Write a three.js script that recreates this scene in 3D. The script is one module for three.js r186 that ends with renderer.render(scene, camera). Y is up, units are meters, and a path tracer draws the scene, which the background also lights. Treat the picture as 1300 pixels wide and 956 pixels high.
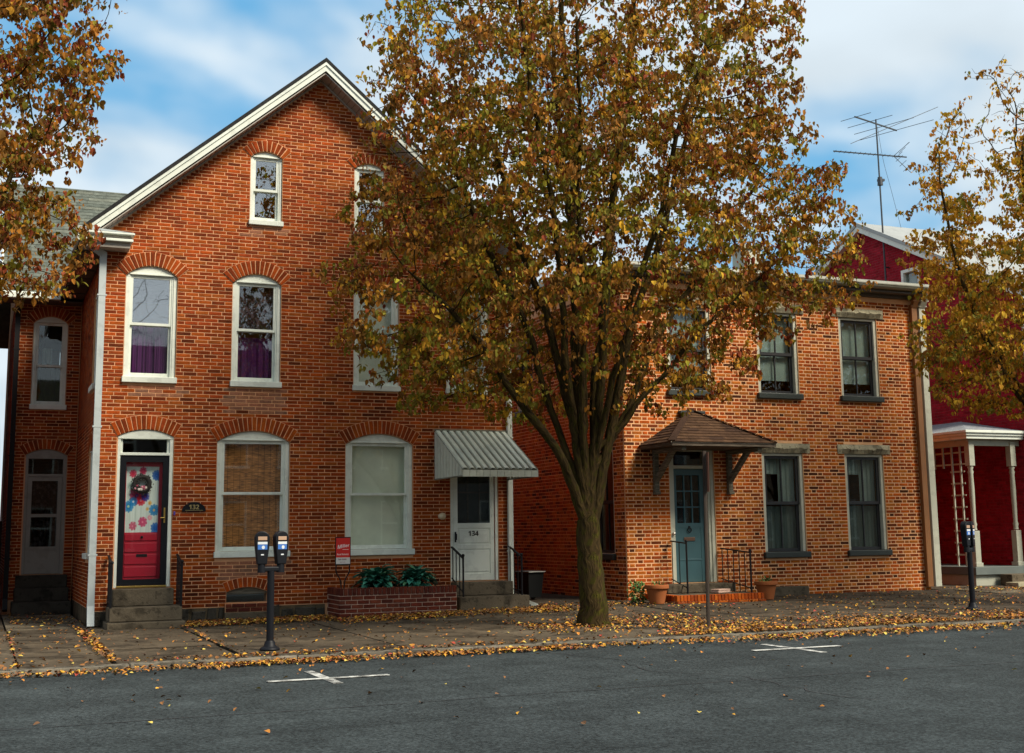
import * as THREE from 'three';
import { mergeGeometries } from 'three/addons/utils/BufferGeometryUtils.js';
import { RoundedBoxGeometry } from 'three/addons/geometries/RoundedBoxGeometry.js';
import { TextGeometry } from 'three/addons/geometries/TextGeometry.js';
import { FontLoader } from 'three/addons/loaders/FontLoader.js';

// ---------------------------------------------------------------- camera
// facades lie in the plane z = 0, x runs along the street, the camera stands across the road
const scene = new THREE.Scene();
const EYE = new THREE.Vector3(0, 1.389, 20.83);
const camera = new THREE.PerspectiveCamera(2 * Math.atan(478 / 1598.4) * 180 / Math.PI, 1300 / 956, 0.1, 2000);
{
  const yaw = 0.39922, pitch = 0.15090, roll = -0.01333;
  const f = new THREE.Vector3(Math.sin(yaw) * Math.cos(pitch), Math.sin(pitch), -Math.cos(yaw) * Math.cos(pitch));
  const r0 = new THREE.Vector3(Math.cos(yaw), 0, Math.sin(yaw)), u0 = new THREE.Vector3().crossVectors(r0, f);
  const c = Math.cos(roll), s = Math.sin(roll);
  const r = r0.clone().multiplyScalar(c).addScaledVector(u0, s), u = u0.clone().multiplyScalar(c).addScaledVector(r0, -s);
  camera.quaternion.setFromRotationMatrix(new THREE.Matrix4().makeBasis(r, u, f.clone().negate()));
  camera.position.copy(EYE);
  camera.setViewOffset(1300, 956, 0, 44.5, 1300, 956);
  camera.updateProjectionMatrix(); camera.updateMatrixWorld();
}
const renderer = new THREE.WebGLRenderer({ antialias: true });
renderer.setSize(1024, 753);
renderer.toneMapping = THREE.LinearToneMapping;
renderer.toneMappingExposure = 1.25;
renderer.shadowMap.enabled = true;

// ---------------------------------------------------------------- seeded noise
function rng(seed) { let a = seed >>> 0; return () => { a = (a + 0x6D2B79F5) >>> 0; let t = a; t = Math.imul(t ^ (t >>> 15), t | 1); t ^= t + Math.imul(t ^ (t >>> 7), t | 61); return ((t ^ (t >>> 14)) >>> 0) / 4294967296; }; }
const hash = (x, y, z = 0) => { let h = Math.imul(x | 0, 374761393) ^ Math.imul(y | 0, 668265263) ^ Math.imul(z | 0, 2147483647 - 56789); h = Math.imul(h ^ (h >>> 13), 1274126177); h ^= h >>> 16; return (h >>> 0) / 4294967296; };
const fade = t => t * t * (3 - 2 * t), lerp = (a, b, t) => a + (b - a) * t, clamp = (x, a = 0, b = 1) => Math.min(b, Math.max(a, x));
const smooth = (a, b, x) => { const t = clamp((x - a) / (b - a)); return t * t * (3 - 2 * t); };
function noise3(x, y, z) {
  const i = Math.floor(x), j = Math.floor(y), k = Math.floor(z), u = fade(x - i), v = fade(y - j), w = fade(z - k);
  const q = (a, b, c) => hash(i + a, j + b, k + c);
  return lerp(lerp(lerp(q(0, 0, 0), q(1, 0, 0), u), lerp(q(0, 1, 0), q(1, 1, 0), u), v), lerp(lerp(q(0, 0, 1), q(1, 0, 1), u), lerp(q(0, 1, 1), q(1, 1, 1), u), v), w);
}
function fbm3(x, y, z, o = 5) { let a = 0.5, s = 0, n = 0; for (let i = 0; i < o; i++) { s += a * noise3(x, y, z); n += a; x = x * 2.03 + 7.1; y = y * 2.03 + 3.7; z = z * 2.03 + 1.3; a *= 0.5; } return s / n; }
// noise that tiles with period p (cells)
function tnoise(x, y, p, sd) { const i = Math.floor(x), j = Math.floor(y), u = fade(x - i), v = fade(y - j), m = n => ((n % p) + p) % p; const q = (a, b) => hash(m(i + a), m(j + b), sd); return lerp(lerp(q(0, 0), q(1, 0), u), lerp(q(0, 1), q(1, 1), u), v); }
function tfbm(s, t, p, o, sd) { let a = 0.5, r = 0, n = 0; for (let i = 0; i < o; i++) { r += a * tnoise(s * p, t * p, p, sd + i); n += a; p *= 2; a *= 0.55; } return r / n; }

// ---------------------------------------------------------------- sky: thin bright cloud with blue openings
{
  const W = 1536, H = 768, d = new Float32Array(W * H * 4);
  for (let j = 0; j < H; j++) for (let i = 0; i < W; i++) {
    const phi = ((i + 0.5) / W - 0.5) * 2 * Math.PI, th = ((j + 0.5) / H - 0.5) * Math.PI;
    const x = Math.cos(th) * Math.cos(phi), y = Math.sin(th), z = Math.cos(th) * Math.sin(phi);
    const k = 1 / (Math.max(y, 0) + 0.22), px = x * k, pz = z * k;
    const w1 = fbm3(px * 0.9 + 5, pz * 0.9 + 9, 3, 4), w2 = fbm3(px * 0.9 + 15, pz * 0.9 + 2, 8, 4);
    const n = fbm3(px * 1.35 + w1 * 2.2 + 1.9, pz * 1.35 + w2 * 2.2 + 0.35, 4.2, 6);
    const fine = fbm3(px * 5 + w2 * 3, pz * 5 + w1 * 3, 1.7, 5);
    const open = Math.exp(-(Math.pow((x - 0.16) / 0.24, 2) + Math.pow((y - 0.43) / 0.12, 2) + Math.pow(Math.min(0, -z - 0.5) / 0.4, 2)));
    let c = smooth(0.22, 0.56, n + (fine - 0.5) * 0.42 + 0.10 - 0.36 * open);
    c = Math.max(c, 0.92 * smooth(0.16, 0.0, y) );
    const up = clamp(y), b = [lerp(0.30, 0.012, Math.pow(up, 0.40)), lerp(0.52, 0.24, Math.pow(up, 0.55)), lerp(0.70, 0.56, Math.pow(up, 0.6))];
    const shade = lerp(0.95, 1.08, smooth(0.3, 0.7, fine)), cl = [0.60 * shade, 0.675 * shade, 0.725 * shade];
    const o = (j * W + i) * 4;
    for (let q = 0; q < 3; q++) d[o + q] = y < -0.02 ? [0.12, 0.12, 0.115][q] : lerp(b[q], cl[q], c * 0.95);
    d[o + 3] = 1;
  }
  const t = new THREE.DataTexture(d, W, H, THREE.RGBAFormat, THREE.FloatType);
  t.mapping = THREE.EquirectangularReflectionMapping; t.magFilter = t.minFilter = THREE.LinearFilter; t.needsUpdate = true;
  scene.background = t; scene.environment = t;
}
// ---------------------------------------------------------------- sun: hazy, high, from the street side and to the right
const sun = new THREE.DirectionalLight(new THREE.Color(1, 0.90, 0.74), 5.0);
sun.position.set(5 + 21, 36, 26); sun.target.position.set(8, 2, 0); scene.add(sun, sun.target);
sun.castShadow = true; sun.shadow.radius = 38; sun.shadow.mapSize.set(4096, 4096);
Object.assign(sun.shadow.camera, { left: -30, right: 30, top: 30, bottom: -30, near: 1, far: 120 });

// ---------------------------------------------------------------- naming
const used = {};
function numbered(n) { const k = used[n] = (used[n] ?? -1) + 1; return k ? n + '_' + String(k).padStart(3, '0') : n; }
function thing(name, label, category, group) { const g = new THREE.Group(); g.name = numbered(name); g.userData = { label, category }; if (group) g.userData.group = group; scene.add(g); return g; }
function finish(g, x, y, z) { for (const c of g.children) { c.position.x -= x; c.position.y -= y; c.position.z -= z; } g.position.set(x, y, z); return g; }
function structure(m, name) { m.name = numbered(name); m.userData.kind = 'structure'; m.castShadow = m.receiveShadow = true; scene.add(m); return m; }
const flat = g => g.index ? g.toNonIndexed() : g;
function merged(gs) { gs = (Array.isArray(gs) ? gs.flat(9) : [gs]).map(g => { g = flat(g); for (const k of Object.keys(g.attributes)) if (!['position', 'normal', 'uv', 'color'].includes(k)) g.deleteAttribute(k); return g; }); return gs.length === 1 ? gs[0] : mergeGeometries(gs); }
function part(parent, name, gs, mat, extra) { const m = new THREE.Mesh(boxUV(merged(gs)), mat); m.name = name; m.castShadow = m.receiveShadow = true; if (extra) Object.assign(m.userData, extra); parent.add(m); return m; }
function groupPart(parent, name, label) { const g = new THREE.Group(); g.name = name; if (label) g.userData.label = label; parent.add(g); return g; }
// uv in metres from position and normal
function boxUV(g) {
  if (g.userData.keepUV) return g;
  const p = g.attributes.position, n = g.attributes.normal, uv = new Float32Array(p.count * 2);
  for (let i = 0; i < p.count; i++) {
    const ax = Math.abs(n.getX(i)), ay = Math.abs(n.getY(i)), az = Math.abs(n.getZ(i));
    if (ay > ax && ay > az) { uv[2 * i] = p.getX(i); uv[2 * i + 1] = p.getZ(i); }
    else if (ax > az) { uv[2 * i] = p.getZ(i); uv[2 * i + 1] = p.getY(i); }
    else { uv[2 * i] = p.getX(i); uv[2 * i + 1] = p.getY(i); }
  }
  g.setAttribute('uv', new THREE.BufferAttribute(uv, 2)); return g;
}
// ---------------------------------------------------------------- shapes
const box = (w, h, d, x = 0, y = 0, z = 0) => new THREE.BoxGeometry(w, h, d).translate(x, y, z);
const span = (x0, x1, y0, y1, z0, z1, b = 0) => b ? new RoundedBoxGeometry(x1 - x0, y1 - y0, z1 - z0, 1, b).translate((x0 + x1) / 2, (y0 + y1) / 2, (z0 + z1) / 2) : box(x1 - x0, y1 - y0, z1 - z0, (x0 + x1) / 2, (y0 + y1) / 2, (z0 + z1) / 2);
const V = (x, y, z) => new THREE.Vector3(x, y, z);
function bar(a, b, w, h = w, up = V(0, 1, 0)) { // box from a to b
  const d = V(0, 0, 0).subVectors(b, a), L = d.length(); d.normalize(); let s = V(0, 0, 0).crossVectors(up, d); if (s.lengthSq() < 1e-6) s.set(1, 0, 0); s.normalize();
  const u = V(0, 0, 0).crossVectors(d, s);
  return new THREE.BoxGeometry(w, h, L).applyMatrix4(new THREE.Matrix4().makeBasis(s, u, d).setPosition((a.x + b.x) / 2, (a.y + b.y) / 2, (a.z + b.z) / 2));
}
function rod(a, b, r, r2 = r, n = 8) { const d = V(0, 0, 0).subVectors(b, a), L = d.length(); return new THREE.CylinderGeometry(r2, r, L, n).applyQuaternion(new THREE.Quaternion().setFromUnitVectors(V(0, 1, 0), d.normalize())).translate((a.x + b.x) / 2, (a.y + b.y) / 2, (a.z + b.z) / 2); }
function quads(list) { // list of [a,b,c,d] vectors, flat shaded
  const P = [], N = [], u = V(0, 0, 0), v = V(0, 0, 0), n = V(0, 0, 0);
  for (const [a, b, c, d] of list) { u.subVectors(c, a); v.subVectors(d, b); n.crossVectors(u, v).normalize(); for (const q of [a, b, c, a, c, d]) { P.push(q.x, q.y, q.z); N.push(n.x, n.y, n.z); } }
  const g = new THREE.BufferGeometry(); g.setAttribute('position', new THREE.Float32BufferAttribute(P, 3)); g.setAttribute('normal', new THREE.Float32BufferAttribute(N, 3)); g.setAttribute('uv', new THREE.Float32BufferAttribute(new Float32Array(P.length / 3 * 2), 2)); return g;
}
// a chamfered block: outline of four points (counter-clockwise in x,y), front at zf, back at zb
function block(pts, zf, zb, b) {
  const cx = pts.reduce((s, p) => s + p[0], 0) / 4, cy = pts.reduce((s, p) => s + p[1], 0) / 4, e = [[-1, -1], [1, -1], [1, 1], [-1, 1]];
  const F = pts.map((p, i) => V(p[0] - e[i][0] * b, p[1] - e[i][1] * b, zf)), O = pts.map(p => V(p[0], p[1], zf - b)), B = pts.map(p => V(p[0], p[1], zb)), q = [[F[0], F[1], F[2], F[3]]];
  for (let i = 0; i < 4; i++) { const k = (i + 1) % 4; q.push([O[i], O[k], F[k], F[i]], [B[i], B[k], O[k], O[i]]); }
  return quads(q);
}
function extrude(pts, depth, holes = []) { const s = new THREE.Shape(pts.map(p => new THREE.Vector2(...p))); for (const h of holes) s.holes.push(new THREE.Path(h.map(p => new THREE.Vector2(...p)))); return new THREE.ExtrudeGeometry(s, { depth, bevelEnabled: false }); }
const frontFrame = z => new THREE.Matrix4().setPosition(0, 0, z);
const leftFrame = x => new THREE.Matrix4().makeBasis(V(0, 0, 1), V(0, 1, 0), V(-1, 0, 0)).setPosition(x, 0, 0);   // u = z
const rightFrame = x => new THREE.Matrix4().makeBasis(V(0, 0, -1), V(0, 1, 0), V(1, 0, 0)).setPosition(x, 0, 0);  // u = -z
const backFrame = z => new THREE.Matrix4().makeBasis(V(-1, 0, 0), V(0, 1, 0), V(0, 0, -1)).setPosition(0, 0, z);  // u = -x

// ---------------------------------------------------------------- materials
function dataTex(n, fn, metres, srgb = true) { const d = new Uint8Array(n * n * 4); for (let j = 0; j < n; j++) for (let i = 0; i < n; i++) { const c = fn(i / n, j / n); const o = (j * n + i) * 4; d[o] = clamp(c[0]) * 255; d[o + 1] = clamp(c[1]) * 255; d[o + 2] = clamp(c[2]) * 255; d[o + 3] = 255; } const t = new THREE.DataTexture(d, n, n); t.wrapS = t.wrapT = THREE.RepeatWrapping; t.magFilter = THREE.LinearFilter; t.minFilter = THREE.LinearMipmapLinearFilter; t.generateMipmaps = true; t.repeat.set(1 / metres, 1 / metres); if (srgb) t.colorSpace = THREE.SRGBColorSpace; t.needsUpdate = true; return t; }
const g1 = v => [v, v, v];
const T = {
  brick: dataTex(512, (s, t) => g1(0.62 + 0.34 * tfbm(s, t, 12, 5, 3) + 0.16 * (hash(s * 512, t * 512, 9) - 0.5) + 0.10 * tfbm(s, t, 60, 2, 5)), 1.0),
  brickBump: dataTex(256, (s, t) => g1(tfbm(s, t, 24, 5, 3) * 0.7 + 0.3 * hash(s * 256, t * 256, 2)), 0.5, false),
  plain: dataTex(256, (s, t) => g1(0.84 + 0.16 * tfbm(s, t, 5, 6, 21)), 1.3),
  paint: dataTex(512, (s, t) => { const n = tfbm(s, t, 4, 6, 41), d = tfbm(s, t, 14, 5, 45), k = 0.90 + 0.10 * n - 0.05 * smooth(0.56, 0.70, d); return [k, k, k * 0.985]; }, 1.7),
  bumpFine: dataTex(256, (s, t) => g1(tfbm(s, t, 16, 5, 77)), 0.6, false),
  concrete: dataTex(1024, (s, t) => { const n = tfbm(s, t, 4, 6, 61), m = tfbm(s, t, 9, 6, 63), sp = hash(s * 1024, t * 1024, 5), st = smooth(0.52, 0.72, m); let k = 0.62 + 0.34 * n + 0.16 * (sp - 0.5) - 0.20 * st; if (tfbm(s, t, 40, 3, 66) > 0.70) k *= 0.82; return [k * 1.01, k * 0.985, k * 0.93]; }, 2.6),
  asphalt: dataTex(1024, (s, t) => { const n = tfbm(s, t, 5, 5, 81), sp = hash(s * 1024, t * 1024, 15), m = tfbm(s, t, 120, 2, 84); let k = 0.60 + 0.22 * n + 0.32 * (sp - 0.5) + 0.50 * (m - 0.5); const cr = Math.abs(tfbm(s, t, 7, 5, 88) - 0.5); if (cr < 0.006) k *= 0.72; return [k * 0.97, k * 1.0, k * 1.01]; }, 2.2),
  asphaltBump: dataTex(512, (s, t) => g1(0.5 * hash(s * 512, t * 512, 15) + 0.5 * tfbm(s, t, 90, 3, 84)), 1.1, false),
  bark: dataTex(512, (s, t) => { const w = tfbm(s, t, 6, 4, 101), r = tnoise(s * 40 + w * 5, t * 8, 40, 103), l = tfbm(s, t, 7, 5, 108); const k = 0.50 + 0.5 * r * (0.6 + 0.4 * w); return [k * lerp(0.95, 1.0, l), k * lerp(0.88, 1.02, smooth(0.45, 0.65, l)), k * lerp(0.8, 0.62, smooth(0.45, 0.65, l))]; }, 0.55),
  wood: dataTex(512, (s, t) => { const w = tfbm(s, t, 5, 4, 131), r = tnoise(s * 6 + w, t * 90, 90, 133); return g1(0.62 + 0.38 * r); }, 0.8),
  shingle: dataTex(256, (s, t) => g1(0.66 + 0.30 * tfbm(s, t, 6, 3, 141) + 0.34 * (hash(s * 256, t * 256, 25) - 0.5)), 0.5),
};
T.barkBump = T.bark.clone(); T.barkBump.colorSpace = THREE.NoColorSpace; T.barkBump.needsUpdate = true;
const lin = (r, g, b) => new THREE.Color().setRGB(r, g, b);
// rough stone, brick, soil and bark hardly shine
const std = (c, o = {}) => (o.roughness ?? 0.8) >= 0.85 ? new THREE.MeshPhysicalMaterial({ color: c, specularIntensity: 0.25, ...o }) : new THREE.MeshStandardMaterial({ color: c, roughness: 0.8, ...o });
const M = {
  mortarA: std(lin(0.80, 0.42, 0.22), { map: T.plain, roughness: 0.95, bumpMap: T.bumpFine, bumpScale: 0.003 }),
  mortarB: std(lin(0.92, 0.52, 0.27), { map: T.plain, roughness: 0.95, bumpMap: T.bumpFine, bumpScale: 0.003 }),
  mortarRed: std(lin(0.27, 0.016, 0.026), { map: T.paint, roughness: 0.75, bumpMap: T.bumpFine, bumpScale: 0.003 }),
  brickV: std(lin(1, 1, 1), { map: T.brick, vertexColors: true, roughness: 0.9, bumpMap: T.brickBump, bumpScale: 0.0025 }),
  white: std(lin(0.78, 0.83, 0.76), { map: T.paint, roughness: 0.55 }),
  cream: std(lin(0.56, 0.56, 0.46), { map: T.paint, roughness: 0.6 }),
  green: std(lin(0.030, 0.040, 0.034), { map: T.plain, roughness: 0.5 }),
  darkSash: std(lin(0.022, 0.022, 0.024), { map: T.plain, roughness: 0.5 }),
  stone: std(lin(0.66, 0.63, 0.48), { map: T.concrete, roughness: 0.95, bumpMap: T.bumpFine, bumpScale: 0.006 }),
  darkStone: std(lin(0.21, 0.18, 0.14), { map: T.concrete, roughness: 0.95, bumpMap: T.bumpFine, bumpScale: 0.008 }),
  fieldStone: std(lin(0.10, 0.095, 0.085), { map: T.concrete, roughness: 0.95, bumpMap: T.bumpFine, bumpScale: 0.01 }),
  iron: new THREE.MeshPhysicalMaterial({ color: lin(0.010, 0.010, 0.011), roughness: 0.55, specularIntensity: 0.4 }),
  black: new THREE.MeshPhysicalMaterial({ color: lin(0.007, 0.008, 0.011), roughness: 0.5, specularIntensity: 0.35 }),
  brown: std(lin(0.12, 0.085, 0.06), { map: T.wood, roughness: 0.8 }),
  timber: std(lin(0.22, 0.20, 0.15), { map: T.wood, roughness: 0.85 }),
  soffit: std(lin(0.10, 0.075, 0.062), { map: T.plain, roughness: 0.7 }),
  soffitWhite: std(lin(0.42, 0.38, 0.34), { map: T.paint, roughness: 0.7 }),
  alu: std(lin(0.50, 0.56, 0.58), { map: T.paint, roughness: 0.45 }),
  awning: std(lin(0.66, 0.71, 0.62), { map: T.paint, roughness: 0.5 }),
  awningDirty: std(lin(0.40, 0.43, 0.36), { map: T.concrete, roughness: 0.6 }),
  teal: std(lin(0.055, 0.135, 0.155), { map: T.plain, roughness: 0.45 }),
  redDoor: std(lin(0.46, 0.006, 0.028), { map: T.plain, roughness: 0.4 }),
  brass: std(lin(0.45, 0.30, 0.08), { roughness: 0.35, metalness: 0.8 }),
  terracotta: std(lin(0.40, 0.13, 0.045), { map: T.plain, roughness: 0.85 }),
  soil: std(lin(0.03, 0.022, 0.015), { roughness: 1 }),
  roofGrey: std(lin(0.17, 0.19, 0.16), { map: T.shingle, roughness: 0.95 }),
  roofDark: std(lin(0.045, 0.045, 0.045), { map: T.shingle, roughness: 0.95 }),
  roofBrown: std(lin(0.10, 0.055, 0.032), { map: T.shingle, roughness: 0.95 }),
  roofBrown2: std(lin(0.13, 0.072, 0.040), { map: T.shingle, roughness: 0.95 }),
  roofBrown3: std(lin(0.075, 0.042, 0.028), { map: T.shingle, roughness: 0.95 }),
  interior: std(lin(0.25, 0.22, 0.19), { roughness: 0.95 }),
  glass: new THREE.MeshPhysicalMaterial({ color: 0xffffff, transmission: 1, thickness: 0, roughness: 0.015, ior: 1.75 }),
  glassDim: new THREE.MeshPhysicalMaterial({ color: lin(0.75, 0.8, 0.8), transmission: 1, thickness: 0, roughness: 0.02, ior: 1.55 }),
};
const font = await new FontLoader().loadAsync('fonts/droid/droid_sans_bold.typeface.json');
function text(str, size, depth = 0.004) { const g = new TextGeometry(str, { font, size, depth, curveSegments: 4, bevelEnabled: false }); g.computeBoundingBox(); const b = g.boundingBox; return g.translate(-(b.min.x + b.max.x) / 2, -(b.min.y + b.max.y) / 2, 0); }
// pavement height: falls gently from the houses to the kerb
const HX = [[-40, 0.03], [2, 0.03], [5.4, 0.06], [8, 0.115], [11, 0.14], [18, 0.135], [21, 0.11], [60, 0.1]], KERB = 6.1, ROAD = -0.05;
function ground(x, z) { let a = HX[0][1]; for (let i = 1; i < HX.length; i++) if (x <= HX[i][0]) { a = lerp(HX[i - 1][1], HX[i][1], clamp((x - HX[i - 1][0]) / (HX[i][0] - HX[i - 1][0]))); break; } else a = HX[i][1]; return z >= KERB ? ROAD : lerp(a, 0.018, clamp(z / KERB)); }
// ---------------------------------------------------------------- setting: ground, pavement, road
{
  const gm = std(lin(0.07, 0.062, 0.05), { map: T.concrete, roughness: 1 });
  const G = new THREE.PlaneGeometry(900, 900).rotateX(-Math.PI / 2).translate(0, -0.16, 0);
  structure(new THREE.Mesh(boxUV(G), gm), 'ground');
  // wear: worn wheel tracks, patches and streaks along the traffic, as matter with its own grain
  function roadGeo() { const g = new THREE.BoxGeometry(120, 0.1, 11.2, 700, 1, 70).translate(10, ROAD - 0.05, KERB + 0.02 + 5.6), p = g.attributes.position, c = new Float32Array(p.count * 3); for (let i = 0; i < p.count; i++) { const x = p.getX(i), z = p.getZ(i), k = 0.70 + 0.36 * fbm3(x * 0.25, z * 1.7, 2, 4) + 0.30 * (fbm3(x * 1.6, z * 1.6, 6, 4) - 0.5) + 0.35 * (fbm3(x * 0.5, z * 5, 9, 3) - 0.5); c[3 * i] = c[3 * i + 1] = c[3 * i + 2] = clamp(k, 0.5, 1.15); } g.setAttribute('color', new THREE.BufferAttribute(c, 3)); return g; }
  const rm = std(lin(0.092, 0.106, 0.109), { vertexColors: true, map: T.asphalt, roughness: 0.93, bumpMap: T.asphaltBump, bumpScale: 0.006 });
  const road = structure(new THREE.Mesh(boxUV(roadGeo()), rm), 'road');
  const paint = std(lin(0.60, 0.61, 0.58), { map: dataTex(512, (s, t) => { const n = tfbm(s, t, 10, 5, 201), h = hash(s * 512, t * 512, 4); const k = n + (h - 0.5) * 0.35 > 0.55 ? 0.42 : 0.95; return g1(k); }, 1.0), roughness: 0.8 });
  for (const [x, z, zx] of [[3.33, 7.82, 8.0], [9.23, 7.63, 7.69], [15.1, 7.6, 7.68]]) {
    part(road, 'stall_mark', box(0.10, 0.003, 1.25, x, ROAD + 0.0055, z), paint);
    part(road, 'stall_mark', box(1.26, 0.003, 0.10, x + 0.02, ROAD + 0.010, zx), paint);
  }
  // a paving seam and a crack, sealed with tar
  { const tar = std(lin(0.022, 0.023, 0.025), { roughness: 0.7 }), strip = (P, w) => { const q = []; for (let i = 0; i + 1 < P.length; i++) { const a = P[i], b = P[i + 1], d = V(0, 0, 0).subVectors(b, a).normalize(), n = V(-d.z, 0, d.x), wa = w * (0.5 + hash(i, 3) * 0.9), wb = w * (0.5 + hash(i + 1, 3) * 0.9); q.push([a.clone().addScaledVector(n, wa), b.clone().addScaledVector(n, wb), b.clone().addScaledVector(n, -wb), a.clone().addScaledVector(n, -wa)]); } return quads(q); };
    const seam = [], crack = []; for (let i = 0; i <= 260; i++) { const x = -8 + i * 0.12; seam.push(V(x, ROAD + 0.004, 10.15 + 0.10 * (fbm3(x * 1.2, 1, 2, 4) - 0.5))); } for (let i = 0; i <= 60; i++) { const z = 6.5 + i * 0.09; crack.push(V(6.4 + 0.9 * (fbm3(z * 0.9, 5, 2, 5) - 0.5) + i * 0.012, ROAD + 0.0042, z)); }
    part(road, 'tar_seam', strip(seam, 0.009), tar); part(road, 'tar_seam', strip(crack, 0.007), tar); }
  // kerb stones
  const kr = rng(5), km = [0.30, 0.34, 0.27].map(v => std(lin(v, v * 0.95, v * 0.85), { map: T.concrete, roughness: 0.95, bumpMap: T.bumpFine, bumpScale: 0.005 }));
  const kerb = groupPart(scene, numbered('kerb')); kerb.userData.kind = 'structure';
  for (let x = -14; x < 40;) { const L = 1.5 + kr() * 0.9; part(kerb, 'kerb_stone', span(x + 0.004, x + L - 0.004, -0.15, 0.020 + (kr() - 0.5) * 0.008, KERB - 0.15, KERB + (kr() - 0.5) * 0.012, 0.012), km[Math.floor(kr() * 3)]); x += L; }
  // pavement slabs, each with its own height and tone
  const walk = structure(new THREE.Mesh(boxUV(quads([[V(-60, -0.1, KERB - 0.15), V(80, -0.1, KERB - 0.15), V(80, -0.1, -30), V(-60, -0.1, -30)]])), gm), 'pavement');
  const tones = [[0.145, 0.120, 0.092], [0.12, 0.10, 0.078], [0.165, 0.14, 0.11], [0.095, 0.08, 0.064], [0.22, 0.195, 0.155]].map(c => std(lin(...c), { map: T.concrete, roughness: 0.95, bumpMap: T.bumpFine, bumpScale: 0.006 }));
  function slab(x0, x1, z0, z1, m, dy = 0) { // follows the fall of the ground
    const nx = 2, nz = 3, q = [], at = (i, j) => { const x = lerp(x0, x1, i / nx), z = lerp(z0, z1, j / nz); return V(x, ground(x, Math.min(z, KERB - 0.001)) + dy, z); };
    for (let i = 0; i < nx; i++) for (let j = 0; j < nz; j++) q.push([at(i, j + 1), at(i + 1, j + 1), at(i + 1, j), at(i, j)]);
    const lo = p => V(p.x, -0.1, p.z);
    for (let i = 0; i < nx; i++) q.push([lo(at(i, nz)), lo(at(i + 1, nz)), at(i + 1, nz), at(i, nz)], [lo(at(i + 1, 0)), lo(at(i, 0)), at(i, 0), at(i + 1, 0)]);
    for (let j = 0; j < nz; j++) q.push([lo(at(0, j)), lo(at(0, j + 1)), at(0, j + 1), at(0, j)], [lo(at(nx, j + 1)), lo(at(nx, j)), at(nx, j), at(nx, j + 1)]);
    return part(walk, 'slab', quads(q), m);
  }
  const sr = rng(17), xs = [-9, -7.4, -5.9, -4.3, -2.7, -1.1, 0.47, 1.45, 2.92, 4.88, 6.7, 8.9, 10.6, 12.4, 14.1, 15.9, 17.6, 19.4, 21.2, 23, 25, 27, 29, 31, 33];
  for (let i = 0; i + 1 < xs.length; i++) {
    const g = (i === 7 ? 0.05 : 0.012), zz = i % 3 === 1 ? [0.02, 2.1, 4.2, KERB - 0.16] : i % 3 === 2 ? [0.02, 3.1, KERB - 0.16] : [0.02, 2.6, KERB - 0.16];
    for (let k = 0; k + 1 < zz.length; k++) {
      if (xs[i] > 6.6 && xs[i] < 8.8 && zz[k] > 2.5 && 0) continue;
      slab(xs[i] + g, xs[i + 1] - g, zz[k] + 0.008, zz[k + 1] - 0.008, tones[xs[i] > 9 ? [1, 3, 3, 0][Math.floor(sr() * 4)] : [0, 1, 0, 2][Math.floor(sr() * 4)]], (sr() - 0.5) * 0.012);
    }
  }
  slab(-9, 0.44, -9, 0, tones[3]); slab(0.47, 1.62, -4.55, -0.01, tones[4]); slab(8.8, 10.95, -11, 0, tones[3]); slab(18.2, 21.5, -11, 0, tones[1]);
  slab(18.3, 19.6, 0.3, 1.5, tones[4], 0.014); // paler patch by the porch
}

// ---------------------------------------------------------------- brickwork
const palettes = {
  a: [[.41, .072, .010], [.35, .057, .009], [.46, .092, .012], [.29, .047, .009], [.40, .063, .012], [.49, .082, .010], [.24, .042, .010], [.43, .100, .016], [.32, .060, .012], [.16, .033, .010]],
  b: [[.57, .128, .015], [.51, .095, .012], [.62, .162, .018], [.45, .080, .011], [.60, .112, .011], [.33, .062, .012], [.60, .175, .024], [.22, .048, .012], [.48, .135, .020], [.10, .030, .013]],
  p: [[.17, .036, .020], [.14, .030, .018], [.20, .050, .026], [.11, .026, .017], [.16, .045, .026]],
  red: [[.42, .014, .030], [.38, .012, .026], [.46, .019, .038], [.33, .011, .024]],
};
const palMats = {};
for (const k in palettes) palMats[k] = palettes[k].map(c => std(lin(...c), { map: T.brick, roughness: k === 'red' ? 0.7 : 0.9, bumpMap: T.brickBump, bumpScale: 0.0025 }));
const brickShape = (w, h, d, b) => block([[-w / 2, -h / 2], [w / 2, -h / 2], [w / 2, h / 2], [-w / 2, h / 2]], 0, -d, b);
// an opening with a segmental head: half width hw about u, from v0 to the springing vs, rise, ring thickness
function op(u, hw, v0, vs, rise = 0, ring = 0) { const o = { u, hw, v0, vs, rise, ring }; if (rise) { o.R = (hw * hw + rise * rise) / (2 * rise); o.cv = vs + rise - o.R; o.ang = Math.asin(hw / o.R); } return o; }
function outer(o, va, vb) { // half width that the bricks of a course must keep clear
  if (vb <= o.v0 || va >= o.vs + o.rise + o.ring) return 0;
  if (!o.rise) return va < o.vs ? o.hw : 0;
  const Ro = o.R + o.ring, ve = o.cv + Ro * Math.cos(o.ang), ue = Ro * Math.sin(o.ang); let w = 0;
  // bricks run on behind the ring, which stands slightly proud
  const at = v => v <= o.vs ? o.hw : v <= ve ? lerp(o.hw, ue, (v - o.vs) / (ve - o.vs)) - 0.02 : Math.sqrt(Math.max(0, Ro * Ro - (v - o.cv) ** 2)) - 0.02;
  return Math.max(va < o.vs ? o.hw : 0, Math.min(at(va), at(vb)));
}
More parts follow.
